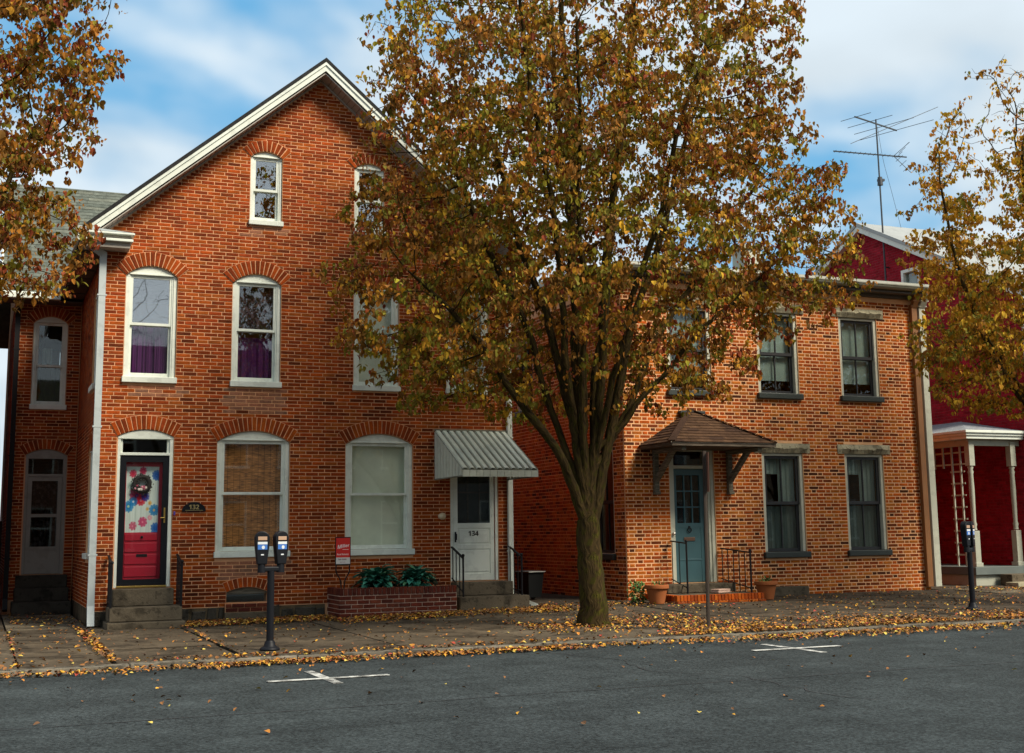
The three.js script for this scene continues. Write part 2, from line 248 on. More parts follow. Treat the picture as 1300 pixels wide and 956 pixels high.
function holePts(o, pad = 0) { const p = [[o.u - o.hw - pad, o.v0 - pad], [o.u + o.hw + pad, o.v0 - pad]]; if (!o.rise) p.push([o.u + o.hw + pad, o.vs + pad], [o.u - o.hw - pad, o.vs + pad]); else for (let i = 0; i <= 12; i++) { const a = o.ang * (1 - i / 6); p.push([o.u + (o.R + pad) * Math.sin(a), o.cv + (o.R + pad) * Math.cos(a)]); } return p; }
// one wall: mortar slab with openings, bricks proud of it
function brickWall(parent, frame, { u0, u1, v0, edge, outline, openings = [], bond = 'run', course = 0.06, len = 0.215, joint = 0.0112, pal = 'a', mortar, single = 0, seed = 1, thick = 0.3, tint, vTop, label }) {
  const R = rng(seed), bricks = [];
  for (let i = 0; ; i++) {
    const va = v0 + i * course, vb = va + course; if (vb > vTop + 0.001) break;
    const [eu0, eu1] = edge ? edge(vb) : [u0, u1]; if (eu1 - eu0 < 0.1) break;
    let iv = [[eu0, eu1]];
    for (const o of openings) { const w = outer(o, va, vb); if (w > 0) iv = iv.flatMap(([a, b]) => [[a, Math.min(b, o.u - w)], [Math.max(a, o.u + w), b]].filter(q => q[1] - q[0] > 0.03)); }
    for (const [a, b] of iv) {
      const row = []; let s, k = 0;
      const pitch = bond === 'flem' ? len * 1.5 : len;
      s = u0 - pitch * 2 + (bond === 'flem' ? (i % 2) * len * 0.75 : (i % 2) * len / 2) + (bond === 'run' && i % 8 === 7 ? 0.06 : 0);
      while (s < b) {
        const L = bond === 'flem' ? (k % 2 ? len / 2 : len) : len; k++;
        const x0 = Math.max(s, a), x1 = Math.min(s + L, b); s += L; if (x1 <= a || x1 - x0 < 0.003) continue;
        const full = x1 - x0 > L - 0.001;
        if (x1 - x0 < 0.042 && row.length && x0 > a) { row[row.length - 1].x1 = x1; row[row.length - 1].full = false; } else row.push({ x0, x1, full, L });
      }
      if (row.length > 1 && row[0].x1 - row[0].x0 < 0.042) { row[1].x0 = row[0].x0; row[1].full = false; row.shift(); }
      for (const q of row) bricks.push({ u: (q.x0 + q.x1) / 2, v: (va + vb) / 2, w: q.x1 - q.x0 - joint, h: course - joint * 0.95, full: q.full && q.L > len * 0.9 });
    }
  }
  // mortar
  const wall = part(parent, 'wall', extrude(outline, thick, openings.map(o => holePts(o))).translate(0, 0, -thick - 0.005), mortar, label ? { label } : null);
  wall.applyMatrix4(frame);
  const P = palettes[pal], pick = (b) => { const n = 0.5 * fbm3(b.u * 0.8 + seed, b.v * 1.1, seed, 3) + 0.5 * R(); return clamp(Math.floor((n - 0.18) / 0.66 * P.length + (R() - 0.5) * 3), 0, P.length - 1); };
  const eye = EYE.clone().applyMatrix4(frame.clone().invert());
  for (const b of bricks) { b.c = pick(b); b.d = Math.hypot(b.u - eye.x, b.v - eye.y, eye.z); b.jz = (R() - 0.5) * 0.004; b.jr = (R() - 0.5) * 0.008; }
  let own = new Set();
  if (single) { own = new Set(bricks.filter(b => b.full && !(tint && tint(b))).sort((a, b) => a.d - b.d).slice(0, single)); }
  // variants shared between single bricks
  if (single) {
    const h = course - joint * 0.95, geos = [0, 1, 2, 3].map(i => boxUV(brickShape(len - joint - i * 0.0015, h - (i % 2) * 0.001, 0.03, 0.004).translate(0, 0, 0)));
    geos.forEach((g, i) => { const uv = g.attributes.uv; for (let k = 0; k < uv.count; k++) uv.setXY(k, uv.getX(k) + i * 0.29, uv.getY(k) + i * 0.37); });
    for (const b of own) { const m = new THREE.Mesh(geos[Math.floor(R() * 4)], palMats[pal][b.c]); m.name = 'brick'; m.position.set(b.u, b.v, b.jz); m.rotation.z = b.jr; m.castShadow = m.receiveShadow = true; wall.add(m); }
  }
  const gs = [], col = new THREE.Color();
  for (const b of bricks) {
    if (own.has(b)) continue;
    const g = brickShape(b.w, b.h, 0.03, 0.004).rotateZ(b.jr).translate(b.u, b.v, b.jz), n = g.attributes.position.count, c = new Float32Array(n * 3), k = 0.94 + R() * 0.12; let t = P[b.c]; if (tint) t = tint(b, t) || t;
    for (let i = 0; i < n; i++) { c[3 * i] = t[0] * k; c[3 * i + 1] = t[1] * k; c[3 * i + 2] = t[2] * k; }
    g.setAttribute('color', new THREE.BufferAttribute(c, 3)); gs.push(g);
  }
  if (gs.length) part(wall, 'bricks', gs, M.brickV, { kind: 'stuff' });
  return wall;
}
// brick arch over an opening: every brick of the ring a piece of its own
function archRing(parent, frame, o, pal, mortar, seed, offset = 0) {
  const R = rng(seed), n = Math.max(7, Math.round((o.R + o.ring * 0.4) * 2 * o.ang / 0.073)), da = 2 * o.ang / n, pt = (r, a) => [o.u + r * Math.sin(a), o.cv + r * Math.cos(a)];
  const back = []; for (let i = 0; i <= n; i++) back.push(pt(o.R + 0.002, -o.ang + i * da)); for (let i = n; i >= 0; i--) back.push(pt(o.R + o.ring - 0.002, -o.ang + i * da));
  const arch = part(parent, 'arch', extrude(back, 0.02).translate(0, 0, -0.0150 + offset), mortar); arch.applyMatrix4(frame);
  for (let i = 0; i < n; i++) {
    const a0 = -o.ang + i * da + 0.0065 / o.R, a1 = -o.ang + (i + 1) * da - 0.0065 / o.R, r0 = o.R + 0.004 + R() * 0.004, r1 = o.R + o.ring - 0.004 - R() * 0.006;
    part(arch, 'arch_brick', block([pt(r0, a0), pt(r0, a1), pt(r1, a1), pt(r1, a0)], 0.012 + offset + R() * 0.003, -0.02, 0.004), palMats[pal][Math.floor(R() * (pal === 'a' ? 7 : palettes[pal].length))]);
  }
}
// arched board filling the head of an opening
function headBoard(o, inset, zf, zb, vLow) { const pts = [[o.u - o.hw + inset, vLow], [o.u + o.hw - inset, vLow]]; for (let i = 0; i <= 12; i++) { const a = o.ang * (1 - i / 6) * 0.985; pts.push([o.u + (o.R - inset) * Math.sin(a) * (o.hw - inset) / ((o.R - inset) * Math.sin(o.ang * 0.985)), o.cv + (o.R - inset) * Math.cos(a)]); } return extrude(pts, zf - zb).translate(0, 0, zb); }
// arched head with its sides, open below for the sashes
function archHead(o, inset, zf, zb, i0, i1, top) { const y = o.vs - 0.01, pts = [[i1, y], [o.u + o.hw - inset, y]]; for (let i = 0; i <= 14; i++) { const a = o.ang * (1 - i / 7); pts.push([o.u + (o.hw - inset) * Math.sin(a) / Math.sin(o.ang), o.cv + (o.R - inset) * Math.cos(a)]); } pts.push([o.u - o.hw + inset, y], [i0, y], [i0, top], [i1, top]); return extrude(pts, zf - zb).translate(0, 0, zb); }
// folds of a hanging cloth
function cloth(x0, x1, y0, y1, z, amp, folds, seed) { const nx = 48, g = new THREE.PlaneGeometry(x1 - x0, y1 - y0, nx, 6).translate((x0 + x1) / 2, (y0 + y1) / 2, z), p = g.attributes.position; for (let i = 0; i < p.count; i++) { const s = (p.getX(i) - x0) / (x1 - x0); p.setZ(i, z + amp * (Math.sin(s * folds * 6.28 + 2 * noise3(s * 4, seed, 1) + seed) + 0.5 * Math.sin(s * folds * 15 + seed)) ); } g.computeVertexNormals(); return g; }
// double hung window with an arched head, set in an opening
function archedWindow(parent, frame, o, { rail, trim = M.white, sash = M.white, cover, glass = M.glass, glassLow = glass, sillOut = 0.05, sillH = 0.10, name = 'window', label }) {
  const w = groupPart(parent, name, label), { u, hw, v0, vs } = o, cas = Math.min(0.075, hw * 0.16), i0 = u - hw + cas, i1 = u + hw - cas, b0 = v0 + sillH, zt = -0.035;
  const top = vs + Math.min(0.035, o.rise * 0.22); part(w, 'frame', [span(u - hw + 0.004, i0, b0, vs - 0.012, -0.20, zt, 0.008), span(i1, u + hw - 0.004, b0, vs - 0.012, -0.20, zt, 0.008), archHead(o, 0.006, zt + 0.002, -0.2, i0, i1, top), span(i0 - 0.003, i1 + 0.003, top - 0.012, top + 0.014, -0.19, zt + 0.016, 0.005)], trim);
  part(w, 'sill', span(u - hw - 0.02, u + hw + 0.02, v0 + 0.002, b0, -0.2, sillOut, 0.01), trim);
  const s = 0.042, s0 = i0 + 0.003, s1 = i1 - 0.003;
  // blind stop bead, then the sashes: the upper one in front
  part(w, 'stop_bead', [span(i0 + 0.0015, i0 + 0.020, b0 + 0.002, top - 0.014, -0.10, zt - 0.012), span(i1 - 0.020, i1 - 0.0015, b0 + 0.002, top - 0.014, -0.10, zt - 0.012)], sash);
  const frameOf = (a, b, z, lo, hi) => [span(s0, s0 + s + 0.012, a, b, z - 0.035, z, 0.005), span(s1 - s - 0.012, s1, a, b, z - 0.035, z, 0.005), span(s0 + s + 0.010, s1 - s - 0.010, a + 0.001, a + lo, z - 0.034, z - 0.001, 0.004), span(s0 + s + 0.010, s1 - s - 0.010, b - hi, b - 0.001, z - 0.034, z - 0.001, 0.004)];
  const up = part(w, 'sash', frameOf(rail - 0.02, top - 0.014, -0.058, 0.045, 0.05), sash), dn = part(w, 'sash', frameOf(b0 + 0.004, rail + 0.018, -0.098, 0.07, 0.04), sash);
  part(w, 'pane', span(s0 + s, s1 - s, rail + 0.01, top - 0.04, -0.080, -0.076), glass);
  part(w, 'pane', span(s0 + s, s1 - s, b0 + 0.05, rail - 0.01, -0.120, -0.116), glassLow);
  if (cover) cover(w, { x0: i0 + 0.01, x1: i1 - 0.01, y0: b0 + 0.02, y1: top, rail });
  w.applyMatrix4(frame); return w;
}
// ---------------------------------------------------------------- shared house pieces
function shade(tone, map) { return (w, q) => part(w, 'roller_shade', cloth(q.x0, q.x1, q.y0, q.y1, -0.17, 0.002, 1, 3), std(tone, { map: map || T.plain, roughness: 0.9, side: THREE.DoubleSide })); }
const bambooTex = dataTex(512, (s, t) => { const r = tnoise(s * 16, t * 128, 128, 301), k = tfbm(s, t, 6, 3, 309); let v = 0.50 + 0.42 * r + 0.2 * (k - 0.5); if (Math.abs(((s * 9) % 1) - 0.5) < 0.03) v *= 0.55; if (((t * 128) % 1) < 0.18) v *= 0.7; return [v, v * 0.92, v * 0.8]; }, 0.9);
const bamboo = std(lin(0.90, 0.48, 0.17), { map: bambooTex, roughness: 0.8, side: THREE.DoubleSide });
const purple = std(lin(0.085, 0.018, 0.10), { map: T.plain, roughness: 0.95, side: THREE.DoubleSide });
const darkLace = std(lin(0.07, 0.055, 0.06), { map: dataTex(256, (s, t) => g1(tfbm(s, t, 14, 4, 401) > 0.57 ? 1 : 0.45), 0.7), roughness: 0.95, side: THREE.DoubleSide });
const olive = std(lin(0.10, 0.105, 0.02), { map: T.plain, roughness: 0.95, side: THREE.DoubleSide });
const sheer = std(lin(0.62, 0.64, 0.56), { map: T.plain, roughness: 0.95, side: THREE.DoubleSide });
const mirrorGlass = new THREE.MeshPhysicalMaterial({ color: 0xffffff, transmission: 1, thickness: 0, roughness: 0.01, ior: 2.9 });
function shingleRows(parent, name, O, S, U, width, length, exp, tab, mats, seed, single) { // slope with origin O, S along the eave, U up the slope
  const R = rng(seed), N = V(0, 0, 0).crossVectors(S, U).normalize(), rows = Math.ceil(length / exp), buckets = mats.map(() => []);
  for (let j = 0; j < rows; j++) { let s = -R() * tab; while (s < width) { const a = Math.max(0, s) + 0.003, b = Math.min(width, s + tab * (0.8 + R() * 0.4)); s = b; if (b - a < 0.03) continue; const t0 = j * exp - (R() < 0.15 ? 0.012 : 0), t1 = Math.min(length, j * exp + exp * 1.3), P = (ss, tt, h) => O.clone().addScaledVector(S, ss).addScaledVector(U, tt).addScaledVector(N, h), lo = 0.011 + R() * 0.004;
      const A = P(a, t0, lo), B = P(b, t0, lo), C = P(b, t1, 0.003), D = P(a, t1, 0.003), E = P(a, t0, 0), F = P(b, t0, 0); buckets[Math.floor(R() * mats.length)].push(quads([[A, B, C, D], [E, F, B, A], [F, P(b, t1, 0), C, B], [P(a, t1, 0), E, A, D]])); } }
  buckets.forEach((g, i) => { if (g.length) part(parent, name, g, mats[i], { kind: 'stuff' }); });
}
function downspout(parent, pts, mat, w = 0.10, d = 0.075) { const g = []; for (let i = 0; i + 1 < pts.length; i++) g.push(bar(V(...pts[i]), V(...pts[i + 1]), w, d, V(0, 0, 1))); for (const p of pts.slice(1, -1)) g.push(box(w * 1.04, w * 0.7, d * 1.04, ...p)); const m = part(parent, 'downspout', g, mat); const [a, b] = pts.length > 3 ? [pts[1], pts[2]] : [pts[0], pts[1]]; for (const k of [0.12, 0.5, 0.86]) part(m, 'strap', box(w * 1.35, 0.025, d * 1.1, lerp(a[0], b[0], k), lerp(a[1], b[1], k), lerp(a[2], b[2], k)), mat); return m; }
function plainWall(parent, frame, outline, mat, thick = 0.3, z = -0.02) { const m = part(parent, 'wall', extrude(outline, thick).translate(0, 0, -thick + z), mat); m.applyMatrix4(frame); return m; }

// ================================================================ tall gabled house
{
  const H = thing('brick_house', 'tall gabled red brick house with white arched windows and two front doors', 'house');
  const F = frontFrame(0), L = 1.68, Rr = 8.72, peakX = 5.2, peakY = 9.53, sl = 0.848, roofY = x => peakY - sl * Math.abs(x - peakX);
  const W1 = op(2.434, 0.41, 3.85, 5.60, 0.175, 0.235), W2 = op(4.15, 0.41, 3.835, 5.58, 0.175, 0.235), W3 = op(6.235, 0.41, 3.835, 5.58, 0.175, 0.235), W4 = op(7.93, 0.41, 3.835, 5.58, 0.175, 0.235);
  const A1 = op(4.275, 0.275, 6.60, 7.79, 0.115, 0.20), A2 = op(6.10, 0.275, 6.58, 7.765, 0.115, 0.20);
  const L1 = op(4.14, 0.60, 1.05, 2.93, 0.18, 0.235), L2 = op(6.295, 0.60, 1.045, 2.92, 0.18, 0.235);
  const D1 = op(2.41, 0.44, 0.615, 2.985, 0.115, 0.235), D2 = op(8.03, 0.45, 0.57, 2.86, 0.115, 0.235), B1 = op(4.07, 0.335, 0.335, 0.50, 0.075, 0.165);
  const ops = [W1, W2, W3, W4, A1, A2, L1, L2, D1, D2, B1];
  // weathering seen on the wall: pale bloom under two upper sills, brown patched brick round the lower window
  const bloom = (b, t) => { const n = fbm3(b.u * 3, b.v * 3, 7, 3), pale = (Math.abs(b.u - 2.45) < 0.55 && b.v > 3.62 && b.v < 3.84) || (Math.abs(b.u - 4.15) < 0.5 && b.v > 3.40 && b.v < 3.83) || (Math.abs(b.u - 4.27) < 0.36 && b.v > 6.42 && b.v < 6.6) || (Math.abs(b.u - 4.15) < 0.62 && b.v > 0.72 && b.v < 1.04); const damp = b.v < 0.85 + 0.6 * fbm3(b.u * 1.3, 4, 2, 3) && fbm3(b.u * 2.2, b.v * 2.2, 5, 3) > 0.50; if (!pale && damp) return t ? [t[0] * 0.62, t[1] * 0.66, t[2] * 0.8] : true; if (!pale || n < 0.42) return t ? null : false; if (!t) return true; return [lerp(t[0], 0.42, 0.5), lerp(t[1], 0.27, 0.5), lerp(t[2], 0.18, 0.5)]; };
  brickWall(H, F, { u0: L, u1: Rr, v0: 0.275, vTop: 9.3, edge: v => { const m = (peakY - 0.25 - v) / sl; return [Math.max(L, peakX - m), Math.min(Rr, peakX + m)]; }, outline: [[L + 0.012, -0.05], [Rr - 0.012, -0.05], [Rr - 0.012, 6.0], [Rr - 0.012, roofY(Rr) - 0.22], [peakX, peakY - 0.22], [L + 0.012, roofY(L) - 0.22]], openings: ops, pal: 'a', mortar: M.mortarA, single: 300, seed: 11, tint: bloom, label: 'front wall of orange red brick with pale joints' });
  ops.forEach((o, i) => archRing(H, F, o, 'a', M.mortarA, 100 + i));
  // field stone footing
  { const R = rng(31), foot = part(H, 'footing', [span(L + 0.006, 5.36, -0.08, 0.268, -0.25, -0.001), span(7.4, Rr - 0.006, -0.08, 0.268, -0.25, -0.001), span(L + 0.001, L + 0.2, -0.08, 0.268, -4.7, -0.252)], std(lin(0.20, 0.16, 0.11), { map: T.concrete, roughness: 1 }));
    for (const [a, b] of [[L, 3.70], [4.45, 5.37], [8.5, Rr]]) for (let x = a; x < b - 0.06;) { const w = Math.min(0.14 + R() * 0.26, b - x), h = 0.16 + R() * 0.06; const j = () => (R() - 0.5) * 0.035; part(foot, 'footing_stone', block([[x + 0.012, 0.03 + j()], [x + w - 0.012, 0.03 + j()], [x + w - 0.022 + j(), 0.05 + h + j()], [x + 0.022 + j(), 0.05 + h + j()]], 0.012 + R() * 0.02, -0.05, 0.012), M.fieldStone); x += w; } }
  // windows
  const half = (m, folds) => (w, q) => part(w, 'curtain', [cloth(q.x0, lerp(q.x0, q.x1, 0.42), q.y0, q.rail + 0.02, -0.19, 0.012, folds * 0.4, 2), cloth(lerp(q.x0, q.x1, 0.30), lerp(q.x0, q.x1, 0.72), q.y0, q.rail - 0.02, -0.225, 0.012, folds * 0.4, 5), cloth(lerp(q.x0, q.x1, 0.64), q.x1, q.y0, q.rail, -0.195, 0.012, folds * 0.4, 8)], m);
  const paleShade = shade(lin(0.72, 0.80, 0.64));
  archedWindow(H, F, W1, { rail: 4.815, glass: mirrorGlass, glassLow: M.glass, cover: half(purple, 7), label: 'window with purple curtain in its lower half' });
  archedWindow(H, F, W2, { rail: 4.80, cover: (w, q) => { part(w, 'lace', cloth(q.x0, q.x1, q.rail - 0.02, q.y1, -0.185, 0.008, 6, 4), darkLace); part(w, 'curtain', cloth(q.x0, q.x1, q.y0, q.rail - 0.1, -0.20, 0.02, 5, 6), purple); }, label: 'window with dark lace above a purple curtain' });
  archedWindow(H, F, W3, { rail: 4.80, cover: paleShade }); archedWindow(H, F, W4, { rail: 4.80, cover: paleShade });
  archedWindow(H, F, A1, { rail: 7.23, glass: mirrorGlass, sillH: 0.09 }); archedWindow(H, F, A2, { rail: 7.21, glass: mirrorGlass, sillH: 0.09 });
  archedWindow(H, F, L1, { rail: 2.085, cover: (w, q) => part(w, 'bamboo_blind', cloth(q.x0 + 0.03, q.x1 - 0.02, q.y0 + 0.05, q.y1 - 0.06, -0.18, 0.004, 2, 3), bamboo), label: 'window with a woven bamboo blind' });
  archedWindow(H, F, L2, { rail: 2.07, cover: shade(lin(0.84, 0.93, 0.72)), label: 'window with a drawn pale green shade' });
  // basement light under its small arch
  { const w = groupPart(H, 'basement_window'); part(w, 'board', headBoard(B1, 0.004, -0.05, -0.08, 0.475), M.timber); part(w, 'pane', span(B1.u - 0.33, B1.u + 0.33, 0.34, 0.475, -0.12, -0.115), M.glassDim); part(w, 'sill_stone', span(3.70, 4.46, -0.03, 0.185, -0.05, 0.115, 0.015), M.darkStone); const R = rng(61); for (let r = 0; r < 2; r++) for (let x = 3.72 - r * 0.1; x < 4.42; x += 0.2) { const a = Math.max(3.72, x) + 0.006, b = Math.min(4.44, x + 0.2) - 0.006; if (b - a > 0.03) part(w, 'brick', block([[a, 0.195 + r * 0.066], [b, 0.195 + r * 0.066], [b, 0.252 + r * 0.066], [a, 0.252 + r * 0.066]], 0.05 + R() * 0.008, -0.05, 0.005), palMats.p[Math.floor(R() * 5)]); } part(w, 'bed', span(3.715, 4.445, 0.184, 0.325, -0.06, 0.038), M.mortarA); }
  // red door 132
  { const d = groupPart(H, 'door', 'red door behind a black framed storm door'), o = D1, x0 = o.u - o.hw, x1 = o.u + o.hw;
    part(d, 'frame', [span(x0 + 0.004, x0 + 0.06, 0.62, o.vs + 0.01, -0.2, -0.02, 0.006), span(x1 - 0.06, x1 - 0.004, 0.62, o.vs + 0.01, -0.2, -0.02, 0.006), headBoard(o, 0.006, -0.012, -0.2, 2.955), span(x0 + 0.055, x1 - 0.055, 2.69, 2.735, -0.2, -0.016, 0.006), span(x0 + 0.058, x0 + 0.095, 2.735, 2.955, -0.18, -0.05), span(x1 - 0.095, x1 - 0.058, 2.735, 2.955, -0.18, -0.05)], M.white);
    part(d, 'transom_pane', span(x0 + 0.09, x1 - 0.09, 2.735, 2.955, -0.125, -0.12), M.glassDim);
    part(d, 'threshold', span(x0 + 0.06, x1 - 0.06, 0.616, 0.645, -0.2, 0.01, 0.004), M.brass);
    const a = x0 + 0.062, b = x1 - 0.062;
    const storm = part(d, 'storm_door', [span(a, a + 0.095, 0.65, 2.688, -0.075, -0.035, 0.005), span(b - 0.095, b, 0.65, 2.688, -0.075, -0.035, 0.005), span(a + 0.09, b - 0.09, 2.585, 2.687, -0.074, -0.036), span(a + 0.09, b - 0.09, 0.651, 0.745, -0.074, -0.036)], M.black);
    part(storm, 'pane', span(a + 0.09, b - 0.09, 0.74, 2.59, -0.058, -0.054), new THREE.MeshPhysicalMaterial({ transmission: 1, thickness: 0, roughness: 0.02, ior: 1.35 }));
    part(storm, 'handle', [span(b - 0.065, b - 0.04, 1.62, 1.86, -0.034, -0.022, 0.004), rod(V(b - 0.052, 1.7, -0.03), V(b - 0.052, 1.7, 0.02), 0.008), rod(V(b - 0.052, 1.7, 0.02), V(b - 0.12, 1.7, 0.02), 0.009)], M.brass);
    const slab = part(d, 'door_panel', [span(a + 0.01, a + 0.115, 0.66, 2.68, -0.20, -0.150), span(b - 0.135, b - 0.01, 0.66, 2.68, -0.20, -0.150), span(a + 0.11, b - 0.13, 0.66, 1.475, -0.20, -0.153), span(a + 0.11, b - 0.13, 2.52, 2.68, -0.20, -0.153)], M.redDoor);
    for (const [p, q] of [[0.78, 0.94], [0.975, 1.13], [1.165, 1.31], [1.345, 1.455]]) part(slab, 'panel', span(a + 0.115, b - 0.135, p, q, -0.156, -0.138, 0.008), M.redDoor);
    part(slab, 'mail_slot', span(2.33, 2.50, 1.09, 1.135, -0.14, -0.128, 0.004), M.iron);
    part(slab, 'knob', new THREE.SphereGeometry(0.022, 12, 8).translate(2.41, 1.40, -0.125), M.iron);
    // floral print on the curtain
    const cv = document.createElement('canvas'); cv.width = 256; cv.height = 448; const c = cv.getContext('2d'); c.fillStyle = '#c9d8cf'; c.fillRect(0, 0, 256, 448);
    const flower = (x, y, r, col, mid, n = 7) => { r *= 1.12; c.globalAlpha = 0.30; c.fillStyle = col; c.beginPath(); c.arc(x + 3, y - 2, r * 0.95, 0, 6.3); c.fill(); c.globalAlpha = 0.62; n += 3; for (let i = 0; i < n; i++) { const t = i / n * 6.283 + x; c.beginPath(); c.ellipse(x + Math.cos(t) * r * 0.55, y + Math.sin(t) * r * 0.55, r * (0.42 + 0.16 * hash(x, y, i)), r * 0.24, t + 0.3, 0, 6.3); c.fill(); } c.fillStyle = mid; c.beginPath(); c.arc(x, y, r * 0.25, 0, 6.3); c.fill(); };
    flower(86, 200, 52, '#a01c48', '#30206e', 8); flower(118, 232, 34, '#c02030', '#e0a0a8'); flower(60, 240, 30, '#1f78b0', '#ffffff'); flower(150, 205, 30, '#2a2f8a', '#8a2050'); flower(24, 272, 36, '#1b78b4', '#d8e8a0'); flower(222, 298, 36, '#2377b4', '#e8b060'); flower(236, 60, 34, '#1c4ea0', '#1c4ea0'); flower(52, 50, 26, '#c01838', '#c01838', 5); flower(128, 30, 26, '#b81840', '#c84060', 5); flower(60, 405, 28, '#b83858', '#d88098', 4); flower(136, 378, 32, '#c02858', '#e090a0', 5); flower(236, 420, 34, '#1c5ab0', '#1c5ab0'); flower(188, 250, 14, '#d8a048', '#b06020', 5); flower(170, 290, 12, '#d8b060', '#c07030', 5); flower(30, 130, 20, '#a8c4b8', '#90b0a0'); flower(190, 350, 18, '#d89098', '#e8c0c0', 5);
    const ct = new THREE.CanvasTexture(cv); ct.colorSpace = THREE.SRGBColorSpace;
    const g = cloth(a + 0.112, b - 0.132, 1.475, 2.52, -0.165, 0.003, 5, 2); g.userData.keepUV = true; const fl = flat(g); fl.userData.keepUV = true;
    part(d, 'floral_curtain', fl, std(lin(1, 1, 1), { map: ct, roughness: 0.9, side: THREE.DoubleSide }), { label: 'pale curtain printed with red and blue flowers' });
  }
  // white door 134
  { const d = groupPart(H, 'door', 'white panelled storm door numbered 134'), o = D2, x0 = o.u - o.hw, x1 = o.u + o.hw;
    part(d, 'frame', [span(x0 + 0.004, x0 + 0.055, 0.575, o.vs + 0.01, -0.2, -0.015, 0.006), span(x1 - 0.055, x1 - 0.004, 0.575, o.vs + 0.01, -0.2, -0.015, 0.006), headBoard(o, 0.006, -0.012, -0.2, 2.66)], M.white);
    const a = x0 + 0.06, b = x1 - 0.06, leaf = part(d, 'leaf', [span(a, a + 0.085, 0.58, 2.655, -0.07, -0.03, 0.005), span(b - 0.085, b, 0.58, 2.655, -0.07, -0.03, 0.005), ...[[0.581, 0.70], [1.12, 1.20], [1.48, 1.57], [2.40, 2.654]].map(([p, q]) => span(a + 0.08, b - 0.08, p, q, -0.069, -0.031, 0.004)), span(a + 0.07, b - 0.07, 0.69, 1.49, -0.062, -0.045)], M.white);
    for (const [p, q] of [[0.73, 1.10], [1.225, 1.46]]) part(leaf, 'panel', span(a + 0.11, b - 0.11, p, q, -0.05, -0.036, 0.008), M.white);
    part(leaf, 'pane', span(a + 0.08, b - 0.08, 1.56, 2.42, -0.054, -0.050), M.glassDim);
    part(leaf, 'inner_lattice', [span(a + 0.08, b - 0.08, 2.09, 2.12, -0.10, -0.08), span(a + 0.28, a + 0.31, 1.56, 2.42, -0.101, -0.081), span(a + 0.50, a + 0.53, 1.56, 2.42, -0.101, -0.081)], M.brown);
    part(leaf, 'dark_inner_door', span(a, b, 0.58, 2.65, -0.2, -0.15), M.green);
    part(leaf, 'house_number', text('134', 0.085, 0.006).translate(8.02, 1.39, -0.0355), M.iron);
    part(leaf, 'handle', [span(a + 0.025, a + 0.055, 1.24, 1.42, -0.03, -0.018, 0.004), rod(V(a + 0.04, 1.38, 0.03), V(a + 0.04, 1.28, 0.03), 0.010), rod(V(a + 0.04, 1.38, -0.02), V(a + 0.04, 1.38, 0.035), 0.009)], M.iron);
  }
  // number plate 132 and round white lamp
  { const s = [[-0.185, -0.07], [0.185, -0.07], [0.185, -0.035]]; for (let i = 0; i <= 10; i++) { const t = i / 10, x = lerp(0.165, -0.165, t); s.push([x, -0.02 + 0.105 * Math.pow(Math.cos(x / 0.165 * 1.35), 0.8)]); } s.push([-0.185, -0.035]);
    const p = part(H, 'number_plate', extrude(s, 0.018).translate(3.19, 1.865, 0.006), M.black, { label: 'black arched plate reading 132' }); const gold = std(lin(0.42, 0.33, 0.14), { roughness: 0.4, metalness: 0.4 });
    part(p, 'digits', text('132', 0.072, 0.005).translate(3.19, 1.868, 0.0235), gold); part(p, 'rule', span(3.05, 3.33, 1.812, 1.818, 0.023, 0.027), gold); }
  part(H, 'globe_lamp', [new THREE.SphereGeometry(0.062, 20, 14).translate(7.40, 1.69, 0.085), rod(V(7.40, 1.69, -0.005), V(7.40, 1.69, 0.04), 0.05, 0.045, 16)], std(lin(0.62, 0.50, 0.32), { roughness: 0.35 }), { label: 'small round cream lamp globe beside the white door' });
  part(H, 'door_bell', span(2.872, 2.898, 1.74, 1.80, 0.002, 0.022, 0.004), std(lin(0.09, 0.06, 0.35), { roughness: 0.4 }));
  // striped metal awning over door 134
  { const x0 = 7.29, x1 = 8.65, z1 = 1.38, yt = 3.17, yf = 2.44, yb = 2.315;
    const aw = part(H, 'awning', [quads([[V(x0 + 0.01, yf - 0.006, z1), V(x1 - 0.01, yf - 0.006, z1), V(x1 - 0.01, yt - 0.006, 0.015), V(x0 + 0.01, yt - 0.006, 0.015)], [V(x0 + 0.01, yf - 0.02, z1), V(x0 + 0.01, yt - 0.02, 0.015), V(x1 - 0.01, yt - 0.02, 0.015), V(x1 - 0.01, yf - 0.02, z1)]]), span(x0 - 0.01, x1 + 0.01, yt, yt + 0.03, 0.003, 0.05), bar(V(x0, yb + 0.01, 0.02), V(x0, yb + 0.01, z1), 0.02), bar(V(x1, yb + 0.01, 0.02), V(x1, yb + 0.01, z1), 0.02)], M.awningDirty, { label: 'pale striped metal awning over the white door' });
    const n = 11, pitch = (x1 - x0) / n, R = rng(41);
    for (let i = 0; i < n; i++) { const a = x0 + i * pitch + 0.006, b = a + pitch * 0.70, m = M.awning; const s = t => V(0, lerp(yt, yf, t), lerp(0.02, z1 + 0.012, t)), h = 0.022; const q = []; const A = s(0), B = s(1); q.push([V(a + 0.012, B.y + h, B.z), V(b - 0.012, B.y + h, B.z), V(b - 0.012, A.y + h, A.z), V(a + 0.012, A.y + h, A.z)], [V(a, B.y - 0.004, B.z), V(a + 0.012, B.y + h, B.z), V(a + 0.012, A.y + h, A.z), V(a, A.y - 0.004, A.z)], [V(b - 0.012, B.y + h, B.z), V(b, B.y - 0.004, B.z), V(b, A.y - 0.004, A.z), V(b - 0.012, A.y + h, A.z)]); part(aw, 'slat', quads(q), m);
